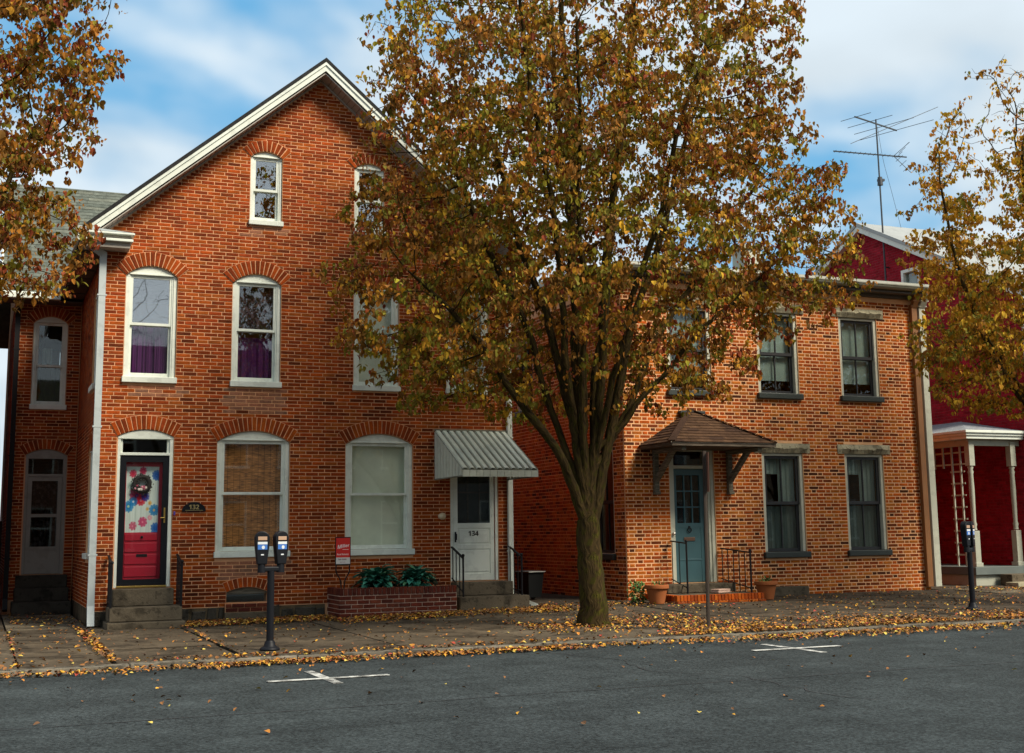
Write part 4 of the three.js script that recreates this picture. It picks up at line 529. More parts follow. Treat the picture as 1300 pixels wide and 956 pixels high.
// ================================================================ red painted house with the side porch
{
  const H = thing('painted_house', 'dark red painted brick house with white gable trim and side porch', 'house'), X = 21.6, zf = -0.69, zr = -11.3, pk = 9.36, zp = -6.0, sl = 0.5, ry = z => pk - sl * Math.abs(z - zp), LF = leftFrame(X);
  const gw = op(-4.2, 0.34, 7.32, 7.92), rect = [[zr, -0.05], [zf - 0.012, -0.05], [zf - 0.012, ry(zf)], [zp, pk], [zr, ry(zr)]];
  brickWall(H, LF, { u0: -9.5, u1: zf, v0: 0.1, vTop: pk, edge: v => { const m = (pk - 0.05 - v) / sl; return [Math.max(-9.5, zp - m), Math.min(zf, zp + m)]; }, outline: rect, openings: [gw], course: 0.068, len: 0.22, joint: 0.010, pal: 'red', mortar: M.mortarRed, seed: 31, label: 'side wall of brick painted deep red' });
  { const w = groupPart(H, 'window'); part(w, 'frame', [span(-4.54, -4.46, 7.32, 7.92, -0.15, 0.02), span(-3.94, -3.86, 7.32, 7.92, -0.15, 0.02), span(-4.46, -3.94, 7.84, 7.92, -0.15, 0.019), span(-4.58, -3.82, 7.25, 7.32, -0.15, 0.05)], M.white); part(w, 'pane', span(-4.46, -3.94, 7.32, 7.84, -0.08, -0.075), M.glassDim); part(w, 'roller_shade', span(-4.46, -4.14, 7.33, 7.84, -0.14, -0.13), sheer); w.applyMatrix4(LF); }
  plainWall(H, frontFrame(zf), [[X + 0.03, -0.05], [29, -0.05], [29, 6.6], [X + 0.03, 6.6]], M.mortarRed, 0.3, -0.01); plainWall(H, rightFrame(29), [[0.72, -0.05], [11.3, -0.05], [11.3, 6.6], [6, pk], [0.72, 6.6]], M.mortarRed); plainWall(H, backFrame(zr), [[-29, -0.05], [-X - 0.03, -0.05], [-X - 0.03, 6.6], [-29, 6.6]], M.mortarRed);
  const slope = (o, t, a) => [[[zr - a, ry(zr - a) - o - t], [zp, pk - o - t], [zp, pk - o], [zr - a, ry(zr - a) - o]], [[zp, pk - o - t], [zf + a, ry(zf + a) - o - t], [zf + a, ry(zf + a) - o], [zp, pk - o]]].map(p => p.map(([z, y]) => [-z, y])), toX = (g, x) => g.applyMatrix4(new THREE.Matrix4().makeBasis(V(0, 0, -1), V(0, 1, 0), V(1, 0, 0))).translate(x, 0, 0);
  part(H, 'roof', slope(-0.16, 0.10, 0.35).map(p => toX(extrude(p, 7.6), X - 0.2)), std(lin(0.36, 0.37, 0.36), { map: T.paint, roughness: 0.5, metalness: 0.2 }));
  for (const p of slope(-0.055, 0.14, 0.33)) part(H, 'rake_board', toX(extrude(p, 0.16), X - 0.18), M.white);
  part(H, 'gutter', span(X - 0.2, 29.2, 6.62, 6.74, zf + 0.35, zf + 0.46, 0.02), M.white);
  downspout(H, [[X + 0.08, 6.62, zf + 0.3], [X + 0.08, 6.3, zf + 0.05], [X + 0.08, 0.2, zf + 0.05]], M.white);
  // porch in the gap
  { const paint = std(lin(0.40, 0.41, 0.34), { map: T.paint, roughness: 0.6 }), P = groupPart(H, 'porch', 'white side porch with turned posts and trellis'), x0 = 20.12, z1 = -1.0, fl = 0.52, x1 = X - 0.012, zb = -4.6, grey = std(lin(0.13, 0.155, 0.145), { map: T.plain, roughness: 0.7 });
    part(P, 'deck', [span(x0 - 0.10, x1, fl - 0.17, fl, zb, z1 + 0.12, 0.01)], grey); part(P, 'skirt', [span(x0 - 0.05, x1, 0.02, fl - 0.172, zb, z1 + 0.05)], paint);
    part(P, 'step', [span(x0 + 0.55, x1, 0.0, 0.36, z1 + 0.122, z1 + 0.48, 0.015)], M.darkStone); part(P, 'step', [span(x0 + 0.35, x1, -0.02, 0.20, z1 + 0.482, z1 + 0.85, 0.015)], M.stone);
    const pr = [[0.075, 0], [0.075, 0.75], [0.06, 0.80], [0.048, 0.86], [0.062, 0.92], [0.046, 0.98], [0.052, 1.3], [0.058, 1.7], [0.050, 2.02], [0.064, 2.07], [0.046, 2.12], [0.066, 2.17], [0.05, 2.20], [0.05, 2.22]].map(p => new THREE.Vector2(...p));
    for (const x of [x0 + 0.06, x1 - 0.22]) part(P, 'post', [new THREE.LatheGeometry(pr.slice(2), 16).translate(x, fl, z1 - 0.02), span(x - 0.075, x + 0.075, fl, fl + 0.78, z1 - 0.095, z1 + 0.055, 0.008), span(x - 0.075, x + 0.075, fl + 2.2, 3.26, z1 - 0.095, z1 + 0.055, 0.008), span(x - 0.10, x + 0.10, fl + 0.001, fl + 0.09, z1 - 0.12, z1 + 0.08, 0.008)], paint);
    part(P, 'beam', [span(x0 - 0.01, x1, 3.17, 3.30, z1 - 0.07, z1 + 0.03, 0.006), span(x0 - 0.009, x0 + 0.10, 3.171, 3.299, zb, z1 - 0.071)], paint);
    part(P, 'fascia', [span(x0 - 0.17, x1, 3.31, 3.38, zb, z1 + 0.17, 0.008), span(x0 - 0.20, x1, 3.381, 3.44, zb, z1 + 0.20, 0.008), span(x0 - 0.235, x1, 3.441, 3.50, zb, z1 + 0.235, 0.008)], M.white);
    const a = x0 - 0.22, f = z1 + 0.22, y = 3.502, T1 = V(x1, 3.88, -2.75), T2 = V(x1, 3.88, zb); part(P, 'porch_roof', quads([[V(a, y, f), V(x1, y, f), T1, T1], [V(a, y, zb), V(a, y, f), T1, T2]].map(q => q.map(v => v.clone()))), std(lin(0.30, 0.33, 0.36), { map: T.shingle, roughness: 0.8 }));
    part(P, 'ceiling', span(x0, x1, 3.302, 3.309, zb, z1), paint);
    part(P, 'rear_wall', span(18.4, x1, -0.02, 3.3, zb - 0.2, zb - 0.002), M.mortarRed);
    for (const z of [z1 - 0.30, z1 - 0.56]) part(P, 'trellis_upright', span(x0 + 0.03, x0 + 0.06, fl + 0.01, 3.17, z - 0.02, z + 0.02), paint);
    for (let k = 0; k < 10; k++) { const yy = fl + 0.24 + k * 0.262; if (yy < 2.75) part(P, 'trellis_rung', span(x0 + 0.061, x0 + 0.075, yy, yy + 0.035, z1 - 0.66, z1 - 0.21), paint); }
    for (const yy of [2.76, 3.02]) part(P, 'trellis_rung', span(x0 + 0.061, x0 + 0.075, yy, yy + 0.035, zb + 0.3, z1 - 0.18), paint);
    for (let k = 0; k < 9; k++) { const z = z1 - 0.84 - k * 0.28; part(P, 'trellis_upright', span(x0 + 0.03, x0 + 0.06, 2.70, 3.17, z - 0.018, z + 0.018), paint); } }
  finish(H, 25.3, 0, -6);
}
// television antenna on a mast up the red gable
{
  const A = thing('television_antenna', 'tall thin television antenna on a mast above the red gable', 'antenna'), x = 21.47, z = -5.0, m = std(lin(0.05, 0.055, 0.06), { roughness: 0.5, metalness: 0.4 });
  part(A, 'mast', [rod(V(x, 7.4, z), V(x - 0.02, 12.1, z), 0.024, 0.02)], m); part(A, 'rotor', [rod(V(x, 10.30, z), V(x, 10.52, z), 0.075, 0.06, 10), box(0.16, 0.06, 0.12, x + 0.03, 10.44, z)], m);
  for (const y of [8.1, 8.9]) part(A, 'bracket', box(0.12, 0.03, 0.04, x + 0.06, y, z), m);
  const top = V(x - 0.02, 11.98, z), d1 = V(0.94, 0.02, -0.32).normalize(), at = t => top.clone().addScaledVector(d1, t); part(A, 'boom', bar(at(-1.0), at(1.0), 0.03, 0.03), m);
  for (const [t, L, a] of [[-0.95, 0.6], [-0.30, 0.9], [0.35, 1.2], [0.95, 1.5]].map(q => [...q, 0])) { const p = at(t), q = V(0.32, 0, 0.94).normalize(); part(A, 'element', [rod(p.clone().addScaledVector(q, -L * 0.75), p.clone().addScaledVector(q, L * 0.75), 0.008, 0.008, 5)], m); }
  part(A, 'element', rod(at(0.2).add(V(-1.0, -0.62, 0)), at(0.2).add(V(2.0, 0.75, 0)), 0.008, 0.008, 5), m);
  const lo = V(x, 11.13, z), at2 = t => lo.clone().add(V(t * 0.93, -t * 0.09, t * 0.36)); part(A, 'boom', bar(at2(-1.2), at2(0.75), 0.028, 0.028), m);
  for (let i = 0; i < 14; i++) { const p = at2(-1.15 + i * 0.13), L = 0.10; part(A, 'element', rod(p.clone().add(V(-L * 0.4, 0, L)), p.clone().add(V(L * 0.4, 0, -L)), 0.006, 0.006, 4), m); }
  for (const s of [-1, 1]) for (let k = 0; k < 3; k++) { const p = at2(0.55 + k * 0.09).add(V(0, s * (0.05 + k * 0.13), 0)); part(A, 'reflector', [rod(p.clone().add(V(-0.1, 0, 0.25)), p.clone().add(V(0.1, 0, -0.25)), 0.007, 0.007, 4)], m); }
  for (const s of [-1, 1]) part(A, 'reflector', rod(at2(0.4), at2(0.85).add(V(0, s * 0.42, 0)), 0.008, 0.008, 4), m);
  const cab = new THREE.CatmullRomCurve3([V(x + 0.02, 11.9, z), V(x + 0.1, 11.0, z + 0.05), V(x + 0.35, 10.2, z), V(x + 0.6, 9.2, z)]); part(A, 'cable', new THREE.TubeGeometry(cab, 16, 0.006, 4), m);
  finish(A, x, 7.4, z);
}
// ---------------------------------------------------------------- steps and railings
function railing(parent, x, z0, z1, y0, y1, base, n) { // sloping iron rail running out from the wall at x
  const r = part(parent, 'handrail', [bar(V(x, y0, z0), V(x, y1, z1), 0.035, 0.022), rod(V(x, base(z1), z1), V(x, y1 + 0.03, z1), 0.018, 0.018, 8), new THREE.SphereGeometry(0.028, 10, 8).translate(x, y1 + 0.04, z1), bar(V(x, lerp(base(z0), y0, 0.12), z0), V(x, lerp(base(z1), y1, 0.12), z1), 0.02, 0.015)], M.iron);
  for (let i = 0; i < n; i++) { const z = lerp(z0 + 0.05, z1, i / n); part(r, 'baluster', rod(V(x, base(z), z), V(x, lerp(y0, y1, (z - z0) / (z1 - z0)), z), 0.009, 0.009, 6), M.iron); }
}
{
  const S = thing('stone_steps', 'worn brown stone steps with thin iron rails below the red door', 'steps');
  part(S, 'step', span(1.84, 3.00, -0.06, 0.13, 0.036, 0.74, 0.02), M.darkStone); part(S, 'step', span(1.88, 2.96, 0.131, 0.345, 0.034, 0.62, 0.02), M.darkStone); part(S, 'step', span(1.95, 2.87, 0.346, 0.61, 0.032, 0.30, 0.018), M.darkStone);
  for (const x of [1.90, 2.94]) railing(S, x, 0.04, 0.60, 1.12, 0.98, () => 0.34, 4);
  finish(S, 2.42, 0, 0.37);
  const Q = thing('stone_steps', 'dark stone steps with black iron rails below the white door', 'steps');
  part(Q, 'step', span(7.50, 8.78, -0.04, 0.335, 0.036, 0.66, 0.02), M.darkStone); part(Q, 'step', span(7.56, 8.62, 0.336, 0.565, 0.032, 0.32, 0.018), M.darkStone);
  for (const x of [7.585, 8.66]) railing(Q, x, 0.04, 0.60, 1.16, 0.98, z => z < 0.32 && x < 8 ? 0.56 : 0.33, 3);
  finish(Q, 8.1, 0.1, 0.35);
  const D = thing('brick_doorstep', 'low doorstep edged with upright red bricks below the teal door', 'doorstep'), R = rng(51);
  part(D, 'bed', span(11.37, 13.18, -0.02, 0.235, 0.01, 1.17), M.mortarB); part(D, 'landing', span(11.60, 13.05, 0.262, 0.415, 0.012, 0.46, 0.012), M.darkStone); part(D, 'tread', span(11.375, 13.175, 0.236, 0.256, 0.47, 1.08), M.darkStone);
  for (let i = 0; i < 26; i++) { const x = 11.36 + i * 0.07; part(D, 'brick', span(x + 0.004, x + 0.063, 0.155, 0.258 + R() * 0.005, 1.085, 1.19, 0.006), palMats.b[[0, 1, 3, 4, 5][Math.floor(R() * 5)]]); }
  for (let i = 0; i < 15; i++) { const z = 1.07 - i * 0.07; part(D, 'brick', span(11.35, 11.46, 0.155, 0.259 + R() * 0.004, z - 0.06, z, 0.006), palMats.b[[0, 1, 3, 4, 5][Math.floor(R() * 5)]]); }
  for (let i = 0; i < 9; i++) { const x = 11.36 + i * 0.21; part(D, 'brick', span(x + 0.005, Math.min(x + 0.203, 13.2), 0.06, 0.148, 1.10, 1.20 + R() * 0.005, 0.006), palMats.b[[0, 1, 3, 4, 5][Math.floor(R() * 5)]]); }
  railing(D, 11.92, 0.05, 0.62, 1.20, 1.16, z => z < 0.46 ? 0.41 : 0.25, 2); railing(D, 13.0, 0.05, 1.05, 1.05, 0.98, z => z < 0.46 ? 0.41 : 0.25, 5);
  finish(D, 12.3, 0.12, 0.6);
  const N = thing('folded_paper', 'pale pink folded newspaper lying on the brick doorstep', 'newspaper'); part(N, 'sheet', [new RoundedBoxGeometry(0.34, 0.05, 0.20, 3, 0.022).rotateY(0.3).translate(12.5, 0.283, 0.80), new RoundedBoxGeometry(0.33, 0.03, 0.19, 3, 0.012).rotateY(0.32).translate(12.5, 0.318, 0.805)], std(lin(0.62, 0.42, 0.33), { map: T.plain, roughness: 0.9 })); finish(N, 12.5, 0.26, 0.8);
}
// ---------------------------------------------------------------- brick planter
{
  const P = thing('brick_planter', 'low dark brick planter box with an upright brick rim', 'planter'), R = rng(81), x0 = 5.39, x1 = 7.40, z1 = 0.80, yt = 0.535, c = 0.068;
  part(P, 'wall', [span(x0 + 0.008, x1 - 0.008, -0.02, yt - 0.11, z1 - 0.11, z1 - 0.008), span(x0 + 0.008, x0 + 0.11, -0.02, yt - 0.11, 0.02, z1 - 0.1), span(x1 - 0.11, x1 - 0.008, -0.02, yt - 0.11, 0.02, z1 - 0.1), span(x0 + 0.01, x1 - 0.01, yt - 0.12, yt - 0.012, z1 - 0.105, z1 - 0.01), span(x0 + 0.01, x0 + 0.1, yt - 0.12, yt - 0.012, 0.02, z1 - 0.11)], std(lin(0.66, 0.48, 0.37), { map: T.plain, roughness: 0.95 }));
  const m = () => palMats.p[Math.floor(R() * 5)];
  for (let r = 0; r < 7; r++) { const y = yt - 0.115 - (r + 1) * c; for (let x = x0 - (r % 2 ? 0.1 : 0); x < x1 - 0.02; x += 0.2) { const a = Math.max(x, x0) + 0.005, b = Math.min(x + 0.2, x1) - 0.006; if (b - a > 0.03) part(P, 'brick', block([[a, y + 0.005], [b, y + 0.005], [b, y + c - 0.006], [a, y + c - 0.006]], z1 + R() * 0.004, z1 - 0.05, 0.004), m()); } for (let z = z1 - (r % 2 ? 0.2 : 0.1); z > 0; z -= 0.2) { const b = z + 0.2 - 0.006 > z1 ? z1 - 0.055 : z + 0.194, a = Math.max(z, 0.03); if (b - a > 0.03) part(P, 'brick', box(0.05, c - 0.011, b - a, x0 + 0.025 - R() * 0.003, y + c / 2, (a + b) / 2), m()); } }
  for (let x = x0; x < x1 - 0.03; x += 0.0715) part(P, 'rim_brick', span(x + 0.004, Math.min(x + 0.066, x1), yt - 0.108, yt + R() * 0.006, z1 - 0.11, z1 + 0.004 + R() * 0.004, 0.006), m());
  for (let z = z1 - 0.185; z > 0.02; z -= 0.0715) part(P, 'rim_brick', span(x0 - 0.004, x0 + 0.105, yt - 0.108, yt + R() * 0.006, z, z + 0.063, 0.006), m());
  part(P, 'soil', span(x0 + 0.1, x1 - 0.1, 0.1, yt - 0.05, 0.03, z1 - 0.11), M.soil);
  finish(P, 6.4, 0.06, 0.4);
  // two clumps of broad blue-green leaves
  const leafM = [[0.028, 0.17, 0.115], [0.055, 0.25, 0.17], [0.018, 0.11, 0.075], [0.07, 0.20, 0.10], [0.035, 0.21, 0.16], [0.16, 0.17, 0.07]].map(c2 => std(lin(...c2), { roughness: 0.5, side: THREE.DoubleSide }));
  function broadLeaf(L, w, droop) { const n = 6, q = []; const at = (i, s) => { const t = i / n, ww = w * Math.sin(Math.PI * Math.min(1, t * 0.92 + 0.08)) * s; return V(ww, droop * t * t + 0.35 * t * L * (1 - t) + Math.abs(s) * 0.02, t * L); }; for (let i = 0; i < n; i++) for (const [a, b] of [[-1, 0], [0, 1]]) q.push([at(i, a), at(i, b), at(i + 1, b), at(i + 1, a)]); return quads(q); }
  for (const [x, sd, k, lb] of [[6.12, 3, 1, 'larger blue green leafy clump in the planter, beside the red sign'], [6.80, 4, 0.92, 'smaller blue green leafy clump in the planter, beside the white door']]) { const s = thing('planter_shrub', lb, 'shrub', 'leafy clumps in the planter'), q = rng(sd);
    part(s, 'stem', [rod(V(x, 0.45, 0.42), V(x, 0.70, 0.42), 0.03, 0.02, 6)], M.brown);
    for (let i = 0; i < 210; i++) { const th = q() * 6.28, el = Math.pow(q(), 0.8) * 1.45 - 0.1, L = (0.11 + q() * 0.07) * k, r0 = 0.08 + q() * 0.20; const g = broadLeaf(L, 0.048 + q() * 0.022, -0.08 - q() * 0.05).rotateX(-el * 0.85).rotateY(th).translate(x + Math.sin(th) * Math.cos(el) * r0 * k, 0.50 + Math.sin(el) * r0 * k * (0.75 + q() * 0.4) + 0.05, 0.42 + Math.cos(th) * Math.cos(el) * r0 * k * 0.8); part(s, 'leaf', g, leafM[Math.floor(q() * q() * 6)]); }
    finish(s, x, 0.48, 0.42); }
  // estate agent's board
  const Y = thing('yard_sign', 'small red and white sign on bent wire legs in the brick planter', 'sign'); const cv = document.createElement('canvas'); cv.width = 256; cv.height = 448; const g = cv.getContext('2d'); g.fillStyle = '#d8261c'; g.fillRect(0, 0, 256, 448); g.fillStyle = '#d9d6cf'; g.fillRect(0, 336, 256, 112);
  g.fillStyle = '#fbeeea'; g.save(); g.translate(20, 150); g.rotate(-0.12); g.font = 'italic bold 92px sans-serif'; g.fillText('M', -6, 40); g.font = 'italic bold 74px sans-serif'; g.fillText('iller', 74, 30); g.restore(); g.fillRect(118, 196, 110, 7); g.font = 'bold 40px sans-serif'; g.fillText('Real Estate', 16, 296); g.fillStyle = '#6c3030'; g.font = 'bold 38px sans-serif'; g.fillText('766-5000', 34, 384); g.font = '22px sans-serif'; g.fillText('REALTORS', 70, 424);
  const ct = new THREE.CanvasTexture(cv); ct.colorSpace = THREE.SRGBColorSpace; const pl = flat(new THREE.PlaneGeometry(0.235, 0.42).translate(5.455, 1.135, 0.6125)); pl.userData.keepUV = true;
  part(Y, 'board', span(5.325, 5.585, 0.91, 1.36, 0.595, 0.611, 0.006), M.black); part(Y, 'print', pl, std(lin(1, 1, 1), { map: ct, roughness: 0.5 }));
  const wire = p => new THREE.TubeGeometry(new THREE.CatmullRomCurve3(p.map(a => V(...a))), 20, 0.011, 6); part(Y, 'leg', wire([[5.345, 0.92, 0.6], [5.345, 0.80, 0.6], [5.41, 0.68, 0.6], [5.43, 0.55, 0.6], [5.43, 0.40, 0.6]]), M.iron); part(Y, 'leg', wire([[5.565, 0.92, 0.6], [5.565, 0.80, 0.6], [5.50, 0.68, 0.6], [5.48, 0.55, 0.6], [5.48, 0.40, 0.6]]), M.iron);
  for (const c2 of [...Y.children]) { c2.position.z -= 0.05; c2.position.x += 0.055; }
  finish(Y, 5.51, 0.45, 0.55);
}
// ---------------------------------------------------------------- wreath on the red door
{
  const W = thing('door_wreath', 'dark round wreath with pink and white flowers hanging on the red door', 'wreath'), R = rng(91), cx = 2.385, cy = 2.24, cz = -0.098, lm = [[0.018, 0.016, 0.012], [0.035, 0.022, 0.02], [0.012, 0.018, 0.012]].map(c => std(lin(...c), { roughness: 0.8, side: THREE.DoubleSide }));
  part(W, 'ring', new THREE.TorusGeometry(0.115, 0.036, 8, 28).translate(cx, cy, cz - 0.01), lm[0]);
  const sets = [[], [], []]; for (let i = 0; i < 220; i++) { const a = R() * 6.28, r = 0.115 + (R() - 0.5) * 0.12, g = new THREE.SphereGeometry(0.5, 5, 3).scale(0.035, 0.016, 0.006).rotateZ(R() * 6.28).rotateX((R() - 0.5) * 1.5).translate(cx + Math.cos(a) * r, cy + Math.sin(a) * r, cz + (R() - 0.3) * 0.025); sets[i % 3].push(g); } sets.forEach((s, i) => part(W, 'foliage', s, lm[i], { kind: 'stuff' }));
  const fm = [[0.6, 0.25, 0.30], [0.65, 0.58, 0.50], [0.35, 0.06, 0.10]].map(c => std(lin(...c), { roughness: 0.8 })); for (let i = 0; i < 12; i++) { const a = 3.3 + R() * 2.6, r = 0.05 + R() * 0.08, s = 0.016 + R() * 0.012; part(W, 'blossom', new THREE.IcosahedronGeometry(s, 1).scale(1, 1, 0.6).translate(cx + Math.cos(a) * r, cy + Math.sin(a) * r, cz + 0.016), fm[i % 3]); }
  finish(W, cx, cy, cz);
}
// ---------------------------------------------------------------- parking meters
function parkingMeter(label, x, z, turn) {
  const P = thing('parking_meter', label, 'parking meter', 'parking meters along the kerb'), blue = std(lin(0.05, 0.16, 0.48), { roughness: 0.4 }), pale = std(lin(0.62, 0.66, 0.68), { roughness: 0.5 }), amber = std(lin(0.42, 0.27, 0.18), { roughness: 0.4 });
  part(P, 'pole', [rod(V(0, 0.02, 0), V(0, 0.95, 0), 0.045, 0.043, 18)], M.black); part(P, 'base', [new THREE.LatheGeometry([[0, 0], [0.118, 0], [0.122, 0.022], [0.105, 0.04], [0.075, 0.055], [0.062, 0.10], [0.05, 0.12]].map(p => new THREE.Vector2(...p)), 24)], M.black);
  part(P, 'yoke', [new RoundedBoxGeometry(0.32, 0.065, 0.07, 2, 0.02).translate(0, 0.97, 0), rod(V(-0.118, 0.93, 0), V(-0.118, 1.07, 0), 0.05, 0.042, 14), rod(V(0.118, 0.93, 0), V(0.118, 1.07, 0), 0.05, 0.042, 14)], M.black);
  for (const s of [-1, 1]) { const h = groupPart(P, 'meter_head'); // tapered case with a domed top, facing the road
    const o = [[-0.055, 0], [0.055, 0], [0.082, 0.19], [0.090, 0.30]]; for (let i = 1; i < 10; i++) { const a = i / 10 * Math.PI; o.push([0.092 * Math.cos(a), 0.30 + 0.085 * Math.sin(a)]); } o.push([-0.090, 0.30], [-0.082, 0.19]);
    const c = new THREE.ExtrudeGeometry(new THREE.Shape(o.map(p => new THREE.Vector2(...p))), { depth: 0.075, bevelEnabled: true, bevelSize: 0.012, bevelThickness: 0.014, bevelSegments: 2 }).translate(0, 0, -0.0375);
    const put = g => g.scale(0.88, 0.98, 0.95).rotateY(s * 0.12).translate(s * 0.118, 1.04, 0); part(h, 'case', put(c), M.black);
    part(h, 'display', put(span(-0.062, 0.062, 0.285, 0.33, 0.051, 0.056, 0.002)), amber); part(h, 'label', put(span(-0.066, 0.066, 0.17, 0.265, 0.051, 0.0555, 0.002)), blue); part(h, 'label_band', put(span(-0.066, 0.066, 0.235, 0.266, 0.0556, 0.058)), pale); part(h, 'label_mark', put(new THREE.CircleGeometry(0.022, 16).translate(0.01, 0.198, 0.0562)), pale); part(h, 'coin_slot', put(span(-0.02, 0.02, 0.10, 0.115, 0.051, 0.057)), pale); }
  P.position.set(x, ground(x, z), z); P.rotation.y = turn;
}
parkingMeter('black double headed parking meter standing before the bamboo blind window', 3.32, 5.30, 0.08);
parkingMeter('black double headed parking meter standing before the red house porch', 14.98, 4.46, 0.5);
// ---------------------------------------------------------------- sign post, seen edge on
{
  const S = thing('sign_post', 'slim rusty brown steel post carrying a narrow sign edge on to the street', 'sign post'), m = std(lin(0.065, 0.045, 0.032), { map: T.plain, roughness: 0.75 }), x = 9.56, z = 5.14;
  part(S, 'post', [span(-0.030, 0.030, -0.2, 2.48, -0.006, 0.004), span(-0.030, -0.022, -0.2, 2.479, -0.012, 0.030), span(0.022, 0.030, -0.2, 2.479, -0.012, 0.030)], m); part(S, 'sign_plate', [span(-0.155, 0.155, 1.90, 2.46, 0.034, 0.038)], std(lin(0.28, 0.13, 0.09), { map: T.plain, roughness: 0.6 })); for (const y of [2.0, 2.36]) part(S, 'bolt', rod(V(0, y, 0), V(0, y, 0.048), 0.009, 0.009, 6), m);
  S.position.set(x, ground(x, z), z); S.rotation.set(0.012, 1.24, 0.022);
}
// ---------------------------------------------------------------- terracotta pots
{
  const prof = [[0, 0], [0.125, 0], [0.13, 0.01], [0.185, 0.25], [0.188, 0.26], [0.21, 0.262], [0.215, 0.275], [0.214, 0.325], [0.205, 0.335], [0.185, 0.33], [0.178, 0.27], [0, 0.27]].map(p => new THREE.Vector2(...p)), gm = [[0.05, 0.12, 0.03], [0.09, 0.17, 0.03], [0.16, 0.20, 0.04]].map(c => std(lin(...c), { roughness: 0.7, side: THREE.DoubleSide }));
  function pot(label, x, z, n, spill) { const P = thing('flower_pot', label, 'flower pot', 'terracotta pots by the brick doorstep'), R = rng(Math.floor(x * 10)); part(P, 'pot', new THREE.LatheGeometry(prof, 32), M.terracotta); part(P, 'soil', new THREE.CircleGeometry(0.18, 20).rotateX(-Math.PI / 2).translate(0, 0.30, 0), M.soil);
    const s = [[], [], []]; for (let i = 0; i < n; i++) { const a = R() * 6.28, r = Math.sqrt(R()) * 0.14, L = 0.06 + R() * 0.09; s[i % 3].push(new THREE.SphereGeometry(0.5, 5, 3).scale(0.035, 0.008, 0.06).rotateX(-R() * 1.2).rotateY(a).translate(Math.cos(a) * r, 0.30 + R() * L, Math.sin(a) * r)); }
    for (let i = 0; i < spill; i++) { const q = R(); s[i % 3].push(new THREE.SphereGeometry(0.5, 5, 3).scale(0.05, 0.012, 0.07).rotateX(R() * 6).rotateY(R() * 6).translate(-0.26 + (R() - 0.5) * 0.26, 0.02 + q * 0.36, -0.25 + (R() - 0.5) * 0.3)); }
    s.forEach((g, i) => g.length && part(P, 'plant', g, gm[i], { kind: 'stuff' })); P.position.set(x, ground(x, z), z); }
  pot('terracotta pot with trailing greenery at the corner of the orange house', 11.08, 0.98, 26, 190); pot('terracotta pot with small green sprigs under the curtained window', 13.40, 0.92, 60, 0);
}
// ---------------------------------------------------------------- bin in the alley between the brick houses
{
  const B = thing('wheeled_bin', 'dark wheeled bin with pale lid edge in the shaded alley', 'bin'), m = new THREE.MeshPhysicalMaterial({ color: lin(0.008, 0.009, 0.009), roughness: 0.7, specularIntensity: 0.3 }); const g = new THREE.BoxGeometry(0.5, 0.62, 0.55, 1, 1, 1), p = g.attributes.position; for (let i = 0; i < p.count; i++) if (p.getY(i) < 0) { p.setX(i, p.getX(i) * 0.82); p.setZ(i, p.getZ(i) * 0.8); } g.computeVertexNormals();
  part(B, 'body', g.translate(0, 0.38, 0), m); part(B, 'lid', [span(-0.27, 0.27, 0.69, 0.73, -0.30, 0.31, 0.012)], std(lin(0.05, 0.052, 0.05), { roughness: 0.7 })); part(B, 'lid_edge', span(-0.27, 0.27, 0.705, 0.722, 0.311, 0.318), std(lin(0.40, 0.40, 0.37), { roughness: 0.6 })); part(B, 'handle', rod(V(-0.2, 0.68, -0.33), V(0.2, 0.68, -0.33), 0.015), m); for (const s of [-1, 1]) part(B, 'wheel', new THREE.CylinderGeometry(0.09, 0.09, 0.045, 18).rotateZ(Math.PI / 2).translate(s * 0.24, 0.09, -0.18), m);
  B.position.set(9.72, ground(9.72, 0), -1.5); B.rotation.y = 0.25; B.scale.setScalar(0.74);
}
